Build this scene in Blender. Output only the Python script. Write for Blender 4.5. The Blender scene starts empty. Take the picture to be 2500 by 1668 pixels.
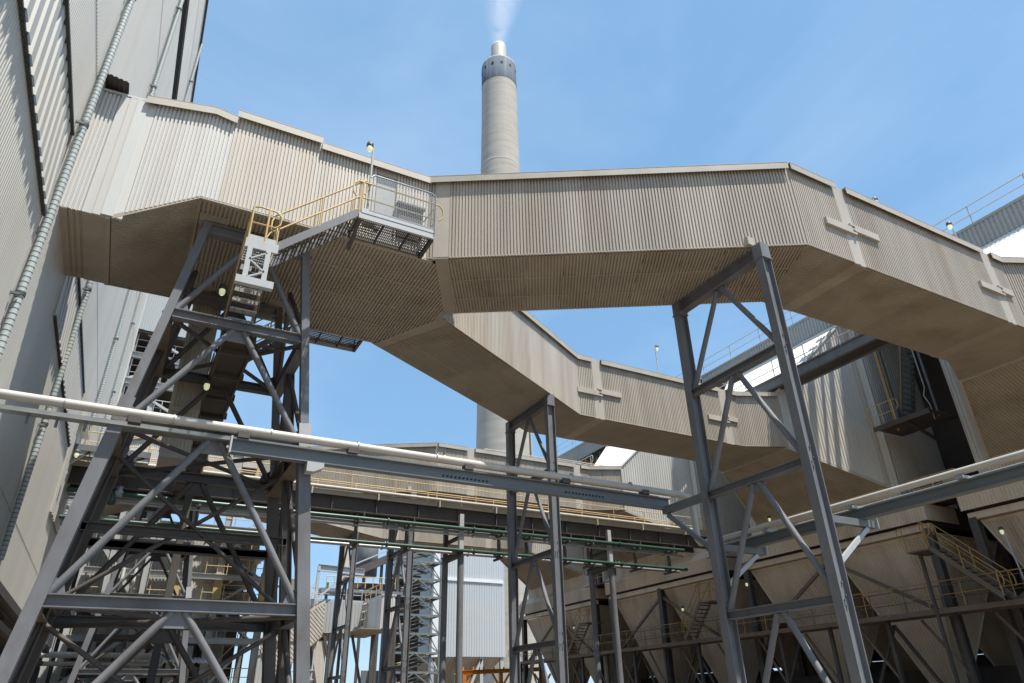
import bpy, math, random
import numpy as np
from mathutils import Vector, Matrix

random.seed(7)
SC = bpy.context.scene
COL = SC.collection

# ------------------------------------------------------------------ camera
cam_data = bpy.data.cameras.new('camera')
cam_data.sensor_width = 36.0
cam_data.lens = 23.93
cam_data.clip_start = 0.1
cam_data.clip_end = 6000
cam = bpy.data.objects.new('camera', cam_data)
COL.objects.link(cam)
cam.matrix_world = Matrix(((0.88235596, -0.20718667, -0.42251822, 0),
                           (-0.47019782, -0.42446371, -0.77378587, 0),
                           (-0.01902553, 0.88142172, -0.47194681, 0),
                           (0, 0, 0, 1)))
SC.camera = cam
GROUND = -1.7          # the eye is at z = 0

# ------------------------------------------------------------------ light
SUN = Vector((0.15, -0.38, 1.0)).normalized()      # towards the sun
elev = math.asin(SUN.z)
azim = math.atan2(SUN.x, SUN.y)
w = bpy.data.worlds.new('World')
SC.world = w
w.use_nodes = True
nt = w.node_tree
for n in list(nt.nodes):
    nt.nodes.remove(n)
out = nt.nodes.new('ShaderNodeOutputWorld')
bg = nt.nodes.new('ShaderNodeBackground')
sky = nt.nodes.new('ShaderNodeTexSky')
sky.sky_type = 'NISHITA'
sky.sun_disc = False
sky.sun_elevation = elev
sky.sun_rotation = azim
sky.air_density = 1.0
sky.dust_density = 0.6
sky.ozone_density = 1.6
sky.altitude = 100
bg.inputs['Strength'].default_value = 0.14
tc = nt.nodes.new('ShaderNodeTexCoord')
mp = nt.nodes.new('ShaderNodeMapping')
mp.inputs['Scale'].default_value = (1.0, 1.0, 1.5)
mp.inputs['Location'].default_value = (0.35, 0.1, 0.0)
nz = nt.nodes.new('ShaderNodeTexNoise')
nz.inputs['Scale'].default_value = 1.7
nz.inputs['Detail'].default_value = 7
nz.inputs['Roughness'].default_value = 0.55
nz.inputs['Distortion'].default_value = 0.6
rmp = nt.nodes.new('ShaderNodeMapRange')
rmp.inputs['From Min'].default_value = 0.42
rmp.inputs['From Max'].default_value = 0.80
rmp.inputs['To Min'].default_value = 0.0
rmp.inputs['To Max'].default_value = 0.36
mix = nt.nodes.new('ShaderNodeMix')
mix.data_type = 'RGBA'
mix.inputs['B'].default_value = (4.2, 5.2, 6.6, 1)
hz_ = nt.nodes.new('ShaderNodeMix')       # thin even haze over the whole sky
hz_.data_type = 'RGBA'
hz_.inputs['Factor'].default_value = 0.55
hz_.inputs['B'].default_value = (1.55, 3.25, 5.25, 1)
L = nt.links.new
L(tc.outputs['Generated'], mp.inputs['Vector'])
L(mp.outputs['Vector'], nz.inputs['Vector'])
L(nz.outputs['Fac'], rmp.inputs['Value'])
L(rmp.outputs['Result'], mix.inputs['Factor'])
L(sky.outputs['Color'], hz_.inputs['A'])
L(hz_.outputs['Result'], mix.inputs['A'])
L(mix.outputs['Result'], bg.inputs['Color'])
L(bg.outputs['Background'], out.inputs['Surface'])

sd = bpy.data.lights.new('sun', 'SUN')
sd.energy = 5.0
sd.angle = math.radians(0.53)
sd.color = (1.0, 0.955, 0.88)
sun = bpy.data.objects.new('sun', sd)
COL.objects.link(sun)
sun.rotation_euler = SUN.to_track_quat('Z', 'Y').to_euler()
sun.location = (0, -20, 60)
SC.view_settings.view_transform = 'Standard'
SC.view_settings.look = 'None'
SC.view_settings.gamma = 1
SC.view_settings.exposure = 0.38
SC.view_settings.use_curve_mapping = False
SC.render.engine = 'CYCLES'
SC.cycles.max_bounces = 6
SC.cycles.diffuse_bounces = 4
SC.cycles.volume_bounces = 1
SC.cycles.volume_step_rate = 4
SC.cycles.use_denoising = True


# ------------------------------------------------------------------ materials
def mat(name, col, rough=0.6, metal=0.0, var=0.0, scale=1.0, stretch=(1, 1, 1), dirt=None, dirt_amt=0.0,
        dirt_scale=1.0, dirt_stretch=(1, 1, 1), bump=0.0, bump_scale=20.0, spec=0.5):
    m = bpy.data.materials.new(name)
    m.use_nodes = True
    t = m.node_tree
    b = t.nodes['Principled BSDF']
    b.inputs['Roughness'].default_value = rough
    b.inputs['Metallic'].default_value = metal
    b.inputs['Specular IOR Level'].default_value = spec
    base = (*col, 1)
    if var == 0 and not dirt and bump == 0:
        b.inputs['Base Color'].default_value = base
        return m
    geo = t.nodes.new('ShaderNodeNewGeometry')

    def noise(sc, st, detail=5, rough_=0.6):
        mpn = t.nodes.new('ShaderNodeMapping')
        mpn.inputs['Scale'].default_value = st
        n = t.nodes.new('ShaderNodeTexNoise')
        n.inputs['Scale'].default_value = sc
        n.inputs['Detail'].default_value = detail
        n.inputs['Roughness'].default_value = rough_
        t.links.new(geo.outputs['Position'], mpn.inputs['Vector'])
        t.links.new(mpn.outputs['Vector'], n.inputs['Vector'])
        return n.outputs['Fac']

    f = noise(scale, stretch)
    mr = t.nodes.new('ShaderNodeMapRange')
    mr.inputs['From Min'].default_value = 0.3
    mr.inputs['From Max'].default_value = 0.7
    mr.inputs['To Min'].default_value = 1 - var
    mr.inputs['To Max'].default_value = 1 + var
    t.links.new(f, mr.inputs['Value'])
    mul = t.nodes.new('ShaderNodeMix')
    mul.data_type = 'RGBA'
    mul.blend_type = 'MULTIPLY'
    mul.inputs['Factor'].default_value = 1
    mul.inputs['A'].default_value = base
    t.links.new(mr.outputs['Result'], mul.inputs['B'])
    last = mul.outputs['Result']
    if 'cladding' in name:                 # every sheet a little different from the next
        oi = t.nodes.new('ShaderNodeObjectInfo')
        ro = t.nodes.new('ShaderNodeMapRange')
        ro.inputs['To Min'].default_value = .94
        ro.inputs['To Max'].default_value = 1.05
        t.links.new(oi.outputs['Random'], ro.inputs['Value'])
        m2 = t.nodes.new('ShaderNodeMix')
        m2.data_type = 'RGBA'
        m2.blend_type = 'MULTIPLY'
        m2.inputs['Factor'].default_value = 1
        t.links.new(last, m2.inputs['A'])
        t.links.new(ro.outputs['Result'], m2.inputs['B'])
        last = m2.outputs['Result']
    if dirt:
        f2 = noise(dirt_scale, dirt_stretch, 6, 0.65)
        r2 = t.nodes.new('ShaderNodeMapRange')
        r2.inputs['From Min'].default_value = 0.5
        r2.inputs['From Max'].default_value = 0.72
        r2.inputs['To Max'].default_value = dirt_amt
        t.links.new(f2, r2.inputs['Value'])
        mx = t.nodes.new('ShaderNodeMix')
        mx.data_type = 'RGBA'
        mx.inputs['B'].default_value = (*dirt, 1)
        t.links.new(r2.outputs['Result'], mx.inputs['Factor'])
        t.links.new(last, mx.inputs['A'])
        last = mx.outputs['Result']
    t.links.new(last, b.inputs['Base Color'])
    if bump:
        bp = t.nodes.new('ShaderNodeBump')
        bp.inputs['Strength'].default_value = bump
        bp.inputs['Distance'].default_value = 0.02
        t.links.new(noise(bump_scale, (1, 1, 1), 3), bp.inputs['Height'])
        t.links.new(bp.outputs['Normal'], b.inputs['Normal'])
    return m


def emit(name, col, s):
    m = bpy.data.materials.new(name)
    m.use_nodes = True
    b = m.node_tree.nodes['Principled BSDF']
    b.inputs['Base Color'].default_value = (*col, 1)
    b.inputs['Emission Color'].default_value = (*col, 1)
    b.inputs['Emission Strength'].default_value = s
    return m


M = {
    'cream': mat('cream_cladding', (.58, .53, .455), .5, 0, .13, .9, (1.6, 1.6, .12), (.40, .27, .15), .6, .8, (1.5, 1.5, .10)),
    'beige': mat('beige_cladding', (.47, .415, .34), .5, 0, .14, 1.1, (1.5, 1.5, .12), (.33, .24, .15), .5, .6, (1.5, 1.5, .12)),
    'pale': mat('pale_cladding', (.62, .605, .57), .48, 0, .07, .9, (1.6, 1.6, .12), (.46, .40, .32), .4, .7, (1.5, 1.5, .10)),
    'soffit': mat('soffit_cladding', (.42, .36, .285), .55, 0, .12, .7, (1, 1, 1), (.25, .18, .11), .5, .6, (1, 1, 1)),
    'trim': mat('painted_trim', (.48, .435, .365), .5, 0, .09, 1.2, (1, 1, .3), (.36, .29, .2), .35, .9, (1, 1, .3)),
    'paletrim': mat('pale_trim', (.60, .60, .58), .42, 0, .06, 1.0, (1, 1, .3)),
    'wall': mat('grey_wall_cladding', (.525, .50, .445), .5, 0, .06, .6, (1, 1, .10), (.44, .40, .32), .35, .5, (1, 1, .12)),
    'whiteroof': mat('white_roof_cladding', (.80, .76, .69), .5, 0, .05, .8, (1, 1, 1)),
    'filter': mat('filter_cladding', (.62, .59, .53), .5, 0, .08, .8, (1, 1, .2), (.33, .27, .2), .35, .5, (1, 1, .15)),
    'hopper': mat('hopper_cladding', (.68, .565, .435), .6, 0, .10, .6, (1, 1, .4), (.25, .17, .10), .55, .7, (1, 1, .25)),
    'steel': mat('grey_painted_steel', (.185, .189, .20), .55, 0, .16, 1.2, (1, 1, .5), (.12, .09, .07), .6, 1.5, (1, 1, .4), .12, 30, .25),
    'steelblue': mat('blue_grey_steel', (.15, .165, .17), .5, 0, .07, 1.0, (1, 1, 1), (.24, .22, .2), .3, 1.4),
    'lightsteel': mat('light_grey_steel', (.46, .47, .47), .45, 0, .10, 1.3, (1, 1, .4), (.3, .25, .18), .35, 1.3, (1, 1, .4)),
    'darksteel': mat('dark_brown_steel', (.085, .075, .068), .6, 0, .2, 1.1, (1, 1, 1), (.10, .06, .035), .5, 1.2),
    'yellow': mat('faded_yellow_paint', (.60, .42, .19), .5, 0, .15, 3.0, (1, 1, 1), (.60, .50, .36), .6, 2.5),
    'orange': mat('orange_paint', (.66, .25, .04), .5, 0, .15, 1.2, (1, 1, 1), (.35, .12, .04), .5, 1.5),
    'galv': mat('galvanised_steel', (.36, .38, .38), .38, .35, .10, 4.0),
    'lag': mat('aluminium_pipe_lagging', (.53, .50, .45), .5, .1, .08, 1.6, (1, 1, 1), (.50, .33, .17), .45, .9),
    'down': mat('downpipe_paint', (.46, .50, .48), .5, 0, .06, 1.0, (1, 1, .3)),
    'band': mat('dark_band', (.06, .065, .06), .6),
    'green': mat('green_paint', (.03, .07, .052), .35, 0, .15, 1.5),
    'greenlight': mat('pale_green_pipe', (.30, .33, .325), .35, .2, .1, 1.5),
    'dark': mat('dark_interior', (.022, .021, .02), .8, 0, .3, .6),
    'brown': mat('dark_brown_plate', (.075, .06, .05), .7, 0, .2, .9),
    'concrete': mat('chimney_concrete', (.44, .405, .345), .85, 0, .16, .14, (.8, .8, 5.5), (.50, .46, .40), .6, .12, (2.2, 2.2, .4)),
    'capblue': mat('chimney_cap_paint', (.085, .11, .145), .85, 0, .10, .25, (1.5, 1.5, .2), (.42, .44, .46), .35, .5, (1.6, 1.6, .08)),
    'flue': mat('flue_liner', (.50, .475, .42), .6, 0, .05, .3),
    'paleblue': mat('pale_blue_cladding', (.47, .50, .515), .45, 0, .04, .12, (1, 1, 1), (.56, .53, .46), .5, .05, (1, 1, 2)),
    'greyclad': mat('grey_cladding', (.42, .42, .40), .5, 0, .08, .4, (1, 1, .15), (.30, .28, .24), .35, .4, (1, 1, .1)),
    'white': mat('white_paint', (.78, .78, .76), .5, 0, .05, 1.0),
    'ground': mat('pale_gravel_ground', (.17, .132, .092), .9, 0, .18, .35, (1, 1, 1), (.12, .10, .08), .5, .12, (1, 1, 1), .4, 9),
    'concretepad': mat('concrete_slab', (.22, .20, .17), .85, 0, .12, .5),
    'lampglass': emit('lit_lamp_glass', (.80, .86, .50), .4),
    'lamphead': mat('dark_lamp_housing', (.07, .085, .08), .5),
    'dusty': mat('dusty_brown_steel', (.17, .13, .095), .7, 0, .2, .8),
    'hopperdark': mat('dusty_hopper_plate', (.27, .225, .17), .7, 0, .15, .5),
    'rusty': mat('rusty_yellow_paint', (.42, .25, .085), .6, 0, .2, 2.0, (1, 1, 1), (.25, .13, .06), .6, 2.0),
    'shadeslab': mat('dark_shade_slab', (.05, .043, .036), .9, 0, .2, .5),  # dark colour that deepens the shade below the hoppers
    'red': mat('red_paint', (.45, .06, .05), .5),
    'yellowband': mat('yellow_column_paint', (.55, .42, .17), .5, 0, .1, 1),
}


# ------------------------------------------------------------------ mesh helpers
class MB:
    def __init__(self):
        self.v, self.f, self.s = [], [], []

    def add(self, verts, faces, smooth=False):
        o = len(self.v)
        self.v += [tuple(map(float, p)) for p in verts]
        self.f += [tuple(i + o for i in fc) for fc in faces]
        self.s += [smooth] * len(faces)
        return self

    def box(self, x0, x1, y0, y1, z0, z1):
        return self.add([(x0, y0, z0), (x1, y0, z0), (x1, y1, z0), (x0, y1, z0), (x0, y0, z1), (x1, y0, z1), (x1, y1, z1), (x0, y1, z1)],
                        [(3, 2, 1, 0), (4, 5, 6, 7), (0, 1, 5, 4), (1, 2, 6, 5), (2, 3, 7, 6), (3, 0, 4, 7)])

    def prism(self, poly, ext):
        n = len(poly)
        e = Vector(ext)
        a = [Vector(p) for p in poly]
        vs = a + [p + e for p in a]
        fs = [tuple(range(n))[::-1], tuple(range(n, 2 * n))]
        fs += [(i, (i + 1) % n, n + (i + 1) % n, n + i) for i in range(n)]
        return self.add(vs, fs)

    def _frame(self, p, q, up):
        d = (Vector(q) - Vector(p))
        d.normalize()
        u = Vector(up)
        if abs(d.dot(u)) > .98:
            u = Vector((0, 1, 0)) if abs(d.y) < .9 else Vector((1, 0, 0))
        s = d.cross(u).normalized()
        u = s.cross(d).normalized()
        return d, s, u

    def beam(self, p, q, wd, h, up=(0, 0, 1)):
        d, s, u = self._frame(p, q, up)
        c = [(-wd / 2, -h / 2), (wd / 2, -h / 2), (wd / 2, h / 2), (-wd / 2, h / 2)]
        return self.prism([Vector(p) + s * a + u * b for a, b in c], Vector(q) - Vector(p))

    def ibeam(self, p, q, h, b, tf=.025, tw=.016, up=(0, 0, 1)):
        d, s, u = self._frame(p, q, up)
        B, H, t, f = b / 2, h / 2, tw / 2, tf
        c = [(-B, -H), (B, -H), (B, -H + f), (t, -H + f), (t, H - f), (B, H - f), (B, H), (-B, H), (-B, H - f), (-t, H - f), (-t, -H + f), (-B, -H + f)]
        n = 12
        a = [Vector(p) + s * x + u * y for x, y in c]
        e = Vector(q) - Vector(p)
        vs = a + [k + e for k in a]
        fs = [(i, (i + 1) % n, n + (i + 1) % n, n + i) for i in range(n)]
        for o, fl in ((0, 1), (n, 0)):
            for qd in ((0, 1, 2, 11), (11, 2, 3, 10), (10, 3, 4, 9), (9, 4, 5, 8), (8, 5, 6, 7)):
                fs.append(tuple(o + i for i in (qd[::-1] if fl else qd)))
        return self.add(vs, fs)

    def tube(self, pts, r, n=10, caps=True):
        P = [Vector(p) for p in pts]
        rings = []
        prev = None
        for i, p in enumerate(P):
            if i == 0:
                d = P[1] - P[0]
            elif i == len(P) - 1:
                d = P[-1] - P[-2]
            else:
                d = (P[i + 1] - p).normalized() + (p - P[i - 1]).normalized()
            d.normalize()
            if prev is None:
                _, s, u = self._frame(p, p + d, (0, 0, 1))
            else:
                s = (prev - d * prev.dot(d)).normalized()
                u = s.cross(d)
            prev = s
            rr = r[i] if isinstance(r, (list, tuple)) else r
            rings.append([p + (s * math.cos(2 * math.pi * k / n) + u * math.sin(2 * math.pi * k / n)) * rr for k in range(n)])
        vs = [x for rg in rings for x in rg]
        fs = []
        for i in range(len(P) - 1):
            for k in range(n):
                fs.append((i * n + k, i * n + (k + 1) % n, (i + 1) * n + (k + 1) % n, (i + 1) * n + k))
        self.add(vs, fs, True)
        if caps:
            self.add(rings[0], [tuple(range(n))])
            self.add(rings[-1], [tuple(range(n))[::-1]])
        return self

    def lathe(self, cx, cy, prof, n=48):
        vs = []
        for r, z in prof:
            vs += [(cx + r * math.cos(2 * math.pi * k / n), cy + r * math.sin(2 * math.pi * k / n), z) for k in range(n)]
        fs = []
        for i in range(len(prof) - 1):
            for k in range(n):
                fs.append((i * n + k, i * n + (k + 1) % n, (i + 1) * n + (k + 1) % n, (i + 1) * n + k))
        return self.add(vs, fs, True)

    def corr(self, poly, rib, nrm, pitch=.09, d=.036):
        """A trapezoidal profiled sheet over a flat polygon: ribs run along `rib`, stand out along `nrm`."""
        P = np.array([tuple(p) for p in poly], float)
        nrm = np.array(nrm, float); nrm /= np.linalg.norm(nrm)
        rib = np.array(rib, float); rib -= nrm * (rib @ nrm); rib /= np.linalg.norm(rib)
        side = np.cross(nrm, rib)
        o = P[0]
        s = (P - o) @ side
        t = (P - o) @ rib
        s0, s1 = s.min(), s.max()
        prof = ((0, 0), (.24, 0), (.34, 1), (.90, 1))
        br = []
        k = 0
        while True:
            base = s0 + k * pitch
            if base > s1:
                break
            for a, h in prof:
                x = base + a * pitch
                if s0 <= x <= s1:
                    br.append((x, h))
            k += 1

        def height(x):
            a = ((x - s0) / pitch) % 1
            if a < .24: return 0
            if a < .34: return (a - .24) / .10
            if a < .90: return 1
            return 1 - (a - .90) / .10
        for x in list(s) + [s1]:
            br.append((x, height(x)))
        br.sort()
        cl = []
        for x, h in br:
            if not cl or x - cl[-1][0] > 1e-4:
                cl.append((x, h))
        N = len(P)
        vs = []
        for x, h in cl:
            xx = min(max(x, s0 + 1e-5), s1 - 1e-5)
            ts = []
            for i in range(N):
                a, b = s[i], s[(i + 1) % N]
                if (a - xx) * (b - xx) <= 0 and abs(a - b) > 1e-9:
                    f = (xx - a) / (b - a)
                    ts.append(t[i] + f * (t[(i + 1) % N] - t[i]))
            lo, hi = min(ts), max(ts)
            for tt in (lo, hi):
                vs.append(o + side * x + rib * tt + nrm * (h * d))
        fs = [(2 * i, 2 * i + 2, 2 * i + 3, 2 * i + 1) for i in range(len(cl) - 1)]
        return self.add(vs, fs)

    def mesh(self, name):
        me = bpy.data.meshes.new(name)
        me.from_pydata(self.v, [], self.f)
        if any(self.s):
            me.polygons.foreach_set('use_smooth', self.s)
        me.update()
        return me


def thing(name, loc, label, cat, group=None):
    o = bpy.data.objects.new(name, None)
    o.location = loc
    o.empty_display_size = .3
    o['label'] = label
    o['category'] = cat
    if group:
        o['group'] = group
    COL.objects.link(o)
    return o


def root_loc(o):
    while o.parent:
        o = o.parent
    return o.location


def part(name, mb, m, parent=None, label=None, kind=None):
    o = bpy.data.objects.new(name, mb.mesh(name))
    o.data.materials.append(M[m] if isinstance(m, str) else m)
    COL.objects.link(o)
    if parent:
        o.parent = parent
        if parent.type == 'EMPTY':
            o.matrix_parent_inverse = Matrix.Translation(-parent.location)
    if label:
        o['label'] = label
    if kind:
        o['kind'] = kind
    return o


def solo(name, mb, m, label, cat, group=None):
    o = part(name, mb, m)
    o['label'] = label
    o['category'] = cat
    if group:
        o['group'] = group
    return o


def struct(name, mb, m):
    return part(name, mb, m, kind='structure')


def panels(root, name, A, B, C, D, rib, n, m, wd=1.08, pitch=.09, d=.036):
    """A quad face (A-B bottom edge, D-C top edge) laid in separate profiled sheets, each lapped on the next."""
    A, B, C, D = (Vector(p) for p in (A, B, C, D))
    nn = Vector(n).normalized()
    L_ = (B - A).length
    k = max(1, round(L_ / wd))
    pitch = (L_ / k) / max(1, round(L_ / k / pitch))       # whole ribs in every sheet
    for i in range(k):
        f0, f1 = i / k, (i + 1) / k
        o = nn * (.002 * (i % 2))
        q = [A + (B - A) * f0 + o, A + (B - A) * f1 + o, D + (C - D) * f1 + o, D + (C - D) * f0 + o]
        part(name, MB().corr(q, rib, n, pitch, d), m, root)



def copy_tree(o, offset=None, label=None):
    c = o.copy()
    COL.objects.link(c)
    for ch in list(o.children):
        d = ch.copy()
        COL.objects.link(d)
        d.parent = c
        d.matrix_parent_inverse = ch.matrix_parent_inverse.copy()
        for g in list(ch.children):
            e = g.copy()
            COL.objects.link(e)
            e.parent = d
            e.matrix_parent_inverse = g.matrix_parent_inverse.copy()
    if offset:
        c.location = o.location + Vector(offset)
    if label:
        c['label'] = label
    return c


def V(*a):
    return Vector(a)


def rails(root, pts, h=1.02, m='yellow', r=.022, step=1.5, ends=True, mid=True, toe=None, post=True, n=6):
    """A two rail handrail along floor points: rails, posts and rounded ends."""
    P = [Vector(p) for p in pts]
    up = V(0, 0, 1)
    top = [p + up * h for p in P]
    md = [p + up * h * .5 for p in P]
    if ends:
        d0 = (P[0] - P[1]).normalized() * h * .25
        d1 = (P[-1] - P[-2]).normalized() * h * .25
        loop0 = [md[0] + d0 * .6, md[0] + d0 + up * h * .12, md[0] + d0 + up * h * .38, top[0] + d0 * .6]
        loop1 = [top[-1] + d1 * .6, top[-1] + d1 - up * h * .12, md[-1] + d1 + up * h * .12, md[-1] + d1 * .6]
        part('top_rail', MB().tube(loop0 + top + loop1, r, n), m, root)
    else:
        part('top_rail', MB().tube(top, r, n), m, root)
    if mid:
        part('mid_rail', MB().tube(md, r * .85, n), m, root)
    if toe:
        for a, b in zip(P, P[1:]):
            part('toe_plate', MB().beam(a + up * .09, b + up * .09, .012, .16), toe, root)
    if post:
        for i, (a, b) in enumerate(zip(P, P[1:])):
            k = max(1, round((b - a).length / step))
            for j in range(k + (1 if i == len(P) - 2 else 0)):
                p = a + (b - a) * (j / k)
                part('rail_post', MB().tube([p, p + up * h], r, n), m, root)


def flight(root, p0, p1, width, tread='galv', string='steel', steps=None, rail=True, rm='yellow', tdepth=.25, sides=(1, -1)):
    """A straight stair: p0 bottom centre, p1 top centre."""
    a, b = Vector(p0), Vector(p1)
    hd = V(b.x - a.x, b.y - a.y, 0).normalized()
    sd_ = V(-hd.y, hd.x, 0)
    n = steps or max(3, round((b.z - a.z) / .2))
    for s in (1, -1):
        o = sd_ * (s * width / 2)
        part('stringer', MB().beam(a + o + V(0, 0, .06), b + o + V(0, 0, .06), .03, .19), string, root)
    for i in range(1, n + 1):
        c = a + (b - a) * (i / (n + .5))
        tm = MB()
        for q in range(4):
            cc = c + hd * (tdepth * (q - 1.5) / 4)
            tm.beam(cc - sd_ * (width / 2 - .02), cc + sd_ * (width / 2 - .02), .022, .03)
        for q in (-1, 0, 1):
            cc = c + sd_ * (q * width * .3)
            tm.beam(cc - hd * tdepth / 2, cc + hd * tdepth / 2, .015, .03)
        part('stair_tread', tm, tread, root, kind='stuff')
    if rail:
        for s in sides:
            o = sd_ * (s * width / 2)
            rails(root, [a + o + V(0, 0, .1), b + o + V(0, 0, .1)], .95, rm, step=1.3)


def grating(root, x0, x1, y0, y1, z, m='galv', gap=.05):
    mb = MB()
    x = x0
    while x <= x1:
        mb.box(x - .007, x + .007, y0, y1, z - .03, z)
        x += gap
    y = y0
    while y <= y1 + 1e-6:
        mb.box(x0, x1, y - .006, y + .006, z - .03, z - .002)
        y += .11
    part('floor_grating', mb, m, root, kind='stuff')

# ------------------------------------------------------------------ ground
g = MB()
g.add([(-2500, -2500, GROUND), (2500, -2500, GROUND), (2500, 2500, GROUND), (-2500, 2500, GROUND)], [(0, 1, 2, 3)])
struct('ground', g, 'ground')
g = MB()
g.box(-2.2, 12, -12, 60, GROUND, GROUND + .12)
struct('pavement', g, 'concretepad')
g = MB()
g.box(33.0, 46.0, -10, 62, GROUND, GROUND + .14)
struct('shade_slab', g, 'shadeslab')  # dark slab added out of view to deepen shade under the hoppers

# ------------------------------------------------------------------ boiler house (long wall on the left)
XW = -3.06
bh = thing('boiler_house', (XW, 20, GROUND), 'tall grey boiler house with a long ribbed wall running away on the left', 'building')


def wall_row(y0, y1, z0, z1, x, m='wall', pitch=.1):
    part('wall_sheet', MB().corr([(x, y0, z0), (x, y1, z0), (x, y1, z1), (x, y0, z1)], (0, 0, 1), (1, 0, 0), pitch, .02), m, bh)


WY0, WY1 = -4, 47.0
LZ0, LZ1 = 8.74, 10.88
LOUV = ((2.0, 13.72), (18.1, 28.7))
rows = [(3.2, 4.6), (4.6, LZ0), (LZ1, 12.8), (12.8, 16.9), (16.9, 21.0), (21.0, 26.0), (28.35, 32.2), (32.2, 36.0)]
for i, (a, b) in enumerate(rows):
    wall_row(WY0, WY1, a, b + (.1 if b != LZ0 and b != 26.0 and b < 36 else 0), XW + .012 * (i % 2))
for a, b in ((WY0, LOUV[0][0]), (LOUV[0][1], LOUV[1][0]), (LOUV[1][1], WY1)):
    wall_row(a, b, LZ0 - .002, LZ1 + .1, XW + .006)
for a, b in LOUV:
    xt, xb = XW - .10, XW + .04
    p = [(xb, a, LZ0), (xb, b, LZ0), (xt, b, LZ1 + .15), (xt, a, LZ1 + .15)]
    lv = part('louvre_panel', MB().corr(p, (xt - xb, 0, LZ1 + .15 - LZ0), (LZ1 + .15 - LZ0, 0, xb - xt), .43, .085), 'wall', bh)
    part('louvre_lip', MB().corr([(XW - .02, a, LZ0 - .02), (xb + .04, a, LZ0 - .02), (xb + .04, b, LZ0 - .02), (XW - .02, b, LZ0 - .02)], (1, 0, 0), (0, 0, -1), .1, .02), 'band', lv)
    part('louvre_drip', MB().box(xb + .02, xb + .05, a, b, LZ0 - .03, LZ0 + .02), 'band', lv)
    part('louvre_head', MB().box(XW - .04, XW + .05, a, b, LZ1 - .02, LZ1 + .04), 'band', lv)
    for yy in (a, b):
        part('louvre_cheek', MB().prism([(XW, yy - .01, LZ0), (xb, yy - .01, LZ0), (XW, yy - .01, LZ1)], (0, .02, 0)), 'wall', lv)
# dark ventilation slot high on the wall
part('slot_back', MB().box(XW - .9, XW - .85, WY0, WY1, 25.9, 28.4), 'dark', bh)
part('slot_floor', MB().box(XW - .85, XW, WY0, WY1, 25.9, 25.98), 'wall', bh)
mb = MB()
for k in range(5):
    z = 26.15 + k * .48
    mb.beam((XW - .25, WY0, z), (XW - .25, WY1, z), .5, .03, (.5, 0, 1))
part('slot_blade', mb, 'band', bh, kind='stuff')
part('parapet_cap', MB().box(XW - .4, XW + .14, WY0, WY1 + .1, 36.0, 36.16), 'brown', bh)
part('roof', MB().box(-40, XW - .02, WY0, WY1, 35.2, 35.6), 'greyclad', bh)
part('end_wall', MB().box(-40, XW - .02, WY1 - .3, WY1, 3.2, 36), 'wall', bh)
part('corner_trim', MB().box(XW - .05, XW + .07, WY1 - .35, WY1 + .06, 3.2, 36), 'paletrim', bh)
# undercroft below the cladding
part('base_beam', MB().box(XW - .25, XW + .02, WY0, WY1, 2.95, 3.19), 'darksteel', bh)
part('base_rail', MB().box(XW - .3, XW - .1, WY0, WY1, 2.35, 2.55), 'darksteel', bh)
part('undercroft_wall', MB().box(-9.2, -9, WY0, WY1, GROUND, 3.0), 'darksteel', bh)
part('undercroft_ceiling', MB().box(-40, XW - .3, WY0, WY1, 2.9, 3.0), 'darksteel', bh)
for k in range(9):
    yy = -1 + k * 6
    part('base_column', MB().ibeam((XW - .5, yy, GROUND), (XW - .5, yy, 2.95), .35, .3, up=(0, 1, 0)), 'darksteel', bh)
for k in range(3):
    part('undercroft_pipe', MB().tube([(XW - 1.0 - k * .5, WY0, 1.6 + .4 * k), (XW - 1.0 - k * .5, WY1, 1.6 + .4 * k)], .12), ('red', 'lag', 'darksteel')[k], bh)
# small hood over the duct joint
part('hood', MB().corr([(XW + .02, 14.42, 13.52), (XW + .56, 14.42, 13.44), (XW + .56, 17.2, 13.44), (XW + .02, 17.2, 13.52)], (0, 1, 0), (0.15, 0, 1), .11, .025), 'darksteel', bh)

# downpipes on the wall
for i, (yy, lab) in enumerate(((13.75, 'ribbed grey downpipe running up the wall nearest the louvred opening and duct'),
                               (21.1, 'second ribbed grey downpipe, just beyond where the duct meets the wall'),
                               (33.4, 'third ribbed grey downpipe on the wall, seen through the gap under the duct'),
                               (40.2, 'farthest ribbed grey downpipe, close to the far corner of the wall'))):
    xx = XW + .15
    dp = thing('downpipe', (xx, yy, 3.4), lab, 'downpipe', 'downpipes on the boiler house wall')
    part('pipe', MB().tube([(xx, yy, 3.4), (xx, yy, 36)], .07, 14), 'down', dp)
    mb = MB()
    z = 3.5
    while z < 35.9:
        mb.tube([(xx, yy, z), (xx, yy, z + .016)], .074, 10)
        z += .115
    part('pipe_seam', mb, 'band', dp, kind='stuff')
    for z in (6.9, 11.2, 15.5, 19.8, 24.1, 28.4, 32.7):
        part('collar', MB().tube([(xx, yy, z), (xx, yy, z + .08)], .09, 14), 'band', dp)
        part('wall_clip', MB().box(XW, xx + .02, yy - .16, yy - .11, z - .05, z), 'steel', dp)

# ------------------------------------------------------------------ flue ducts (one Y per boiler)
ZB, ZT = 11.0, 13.85
YC = 17.44


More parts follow.
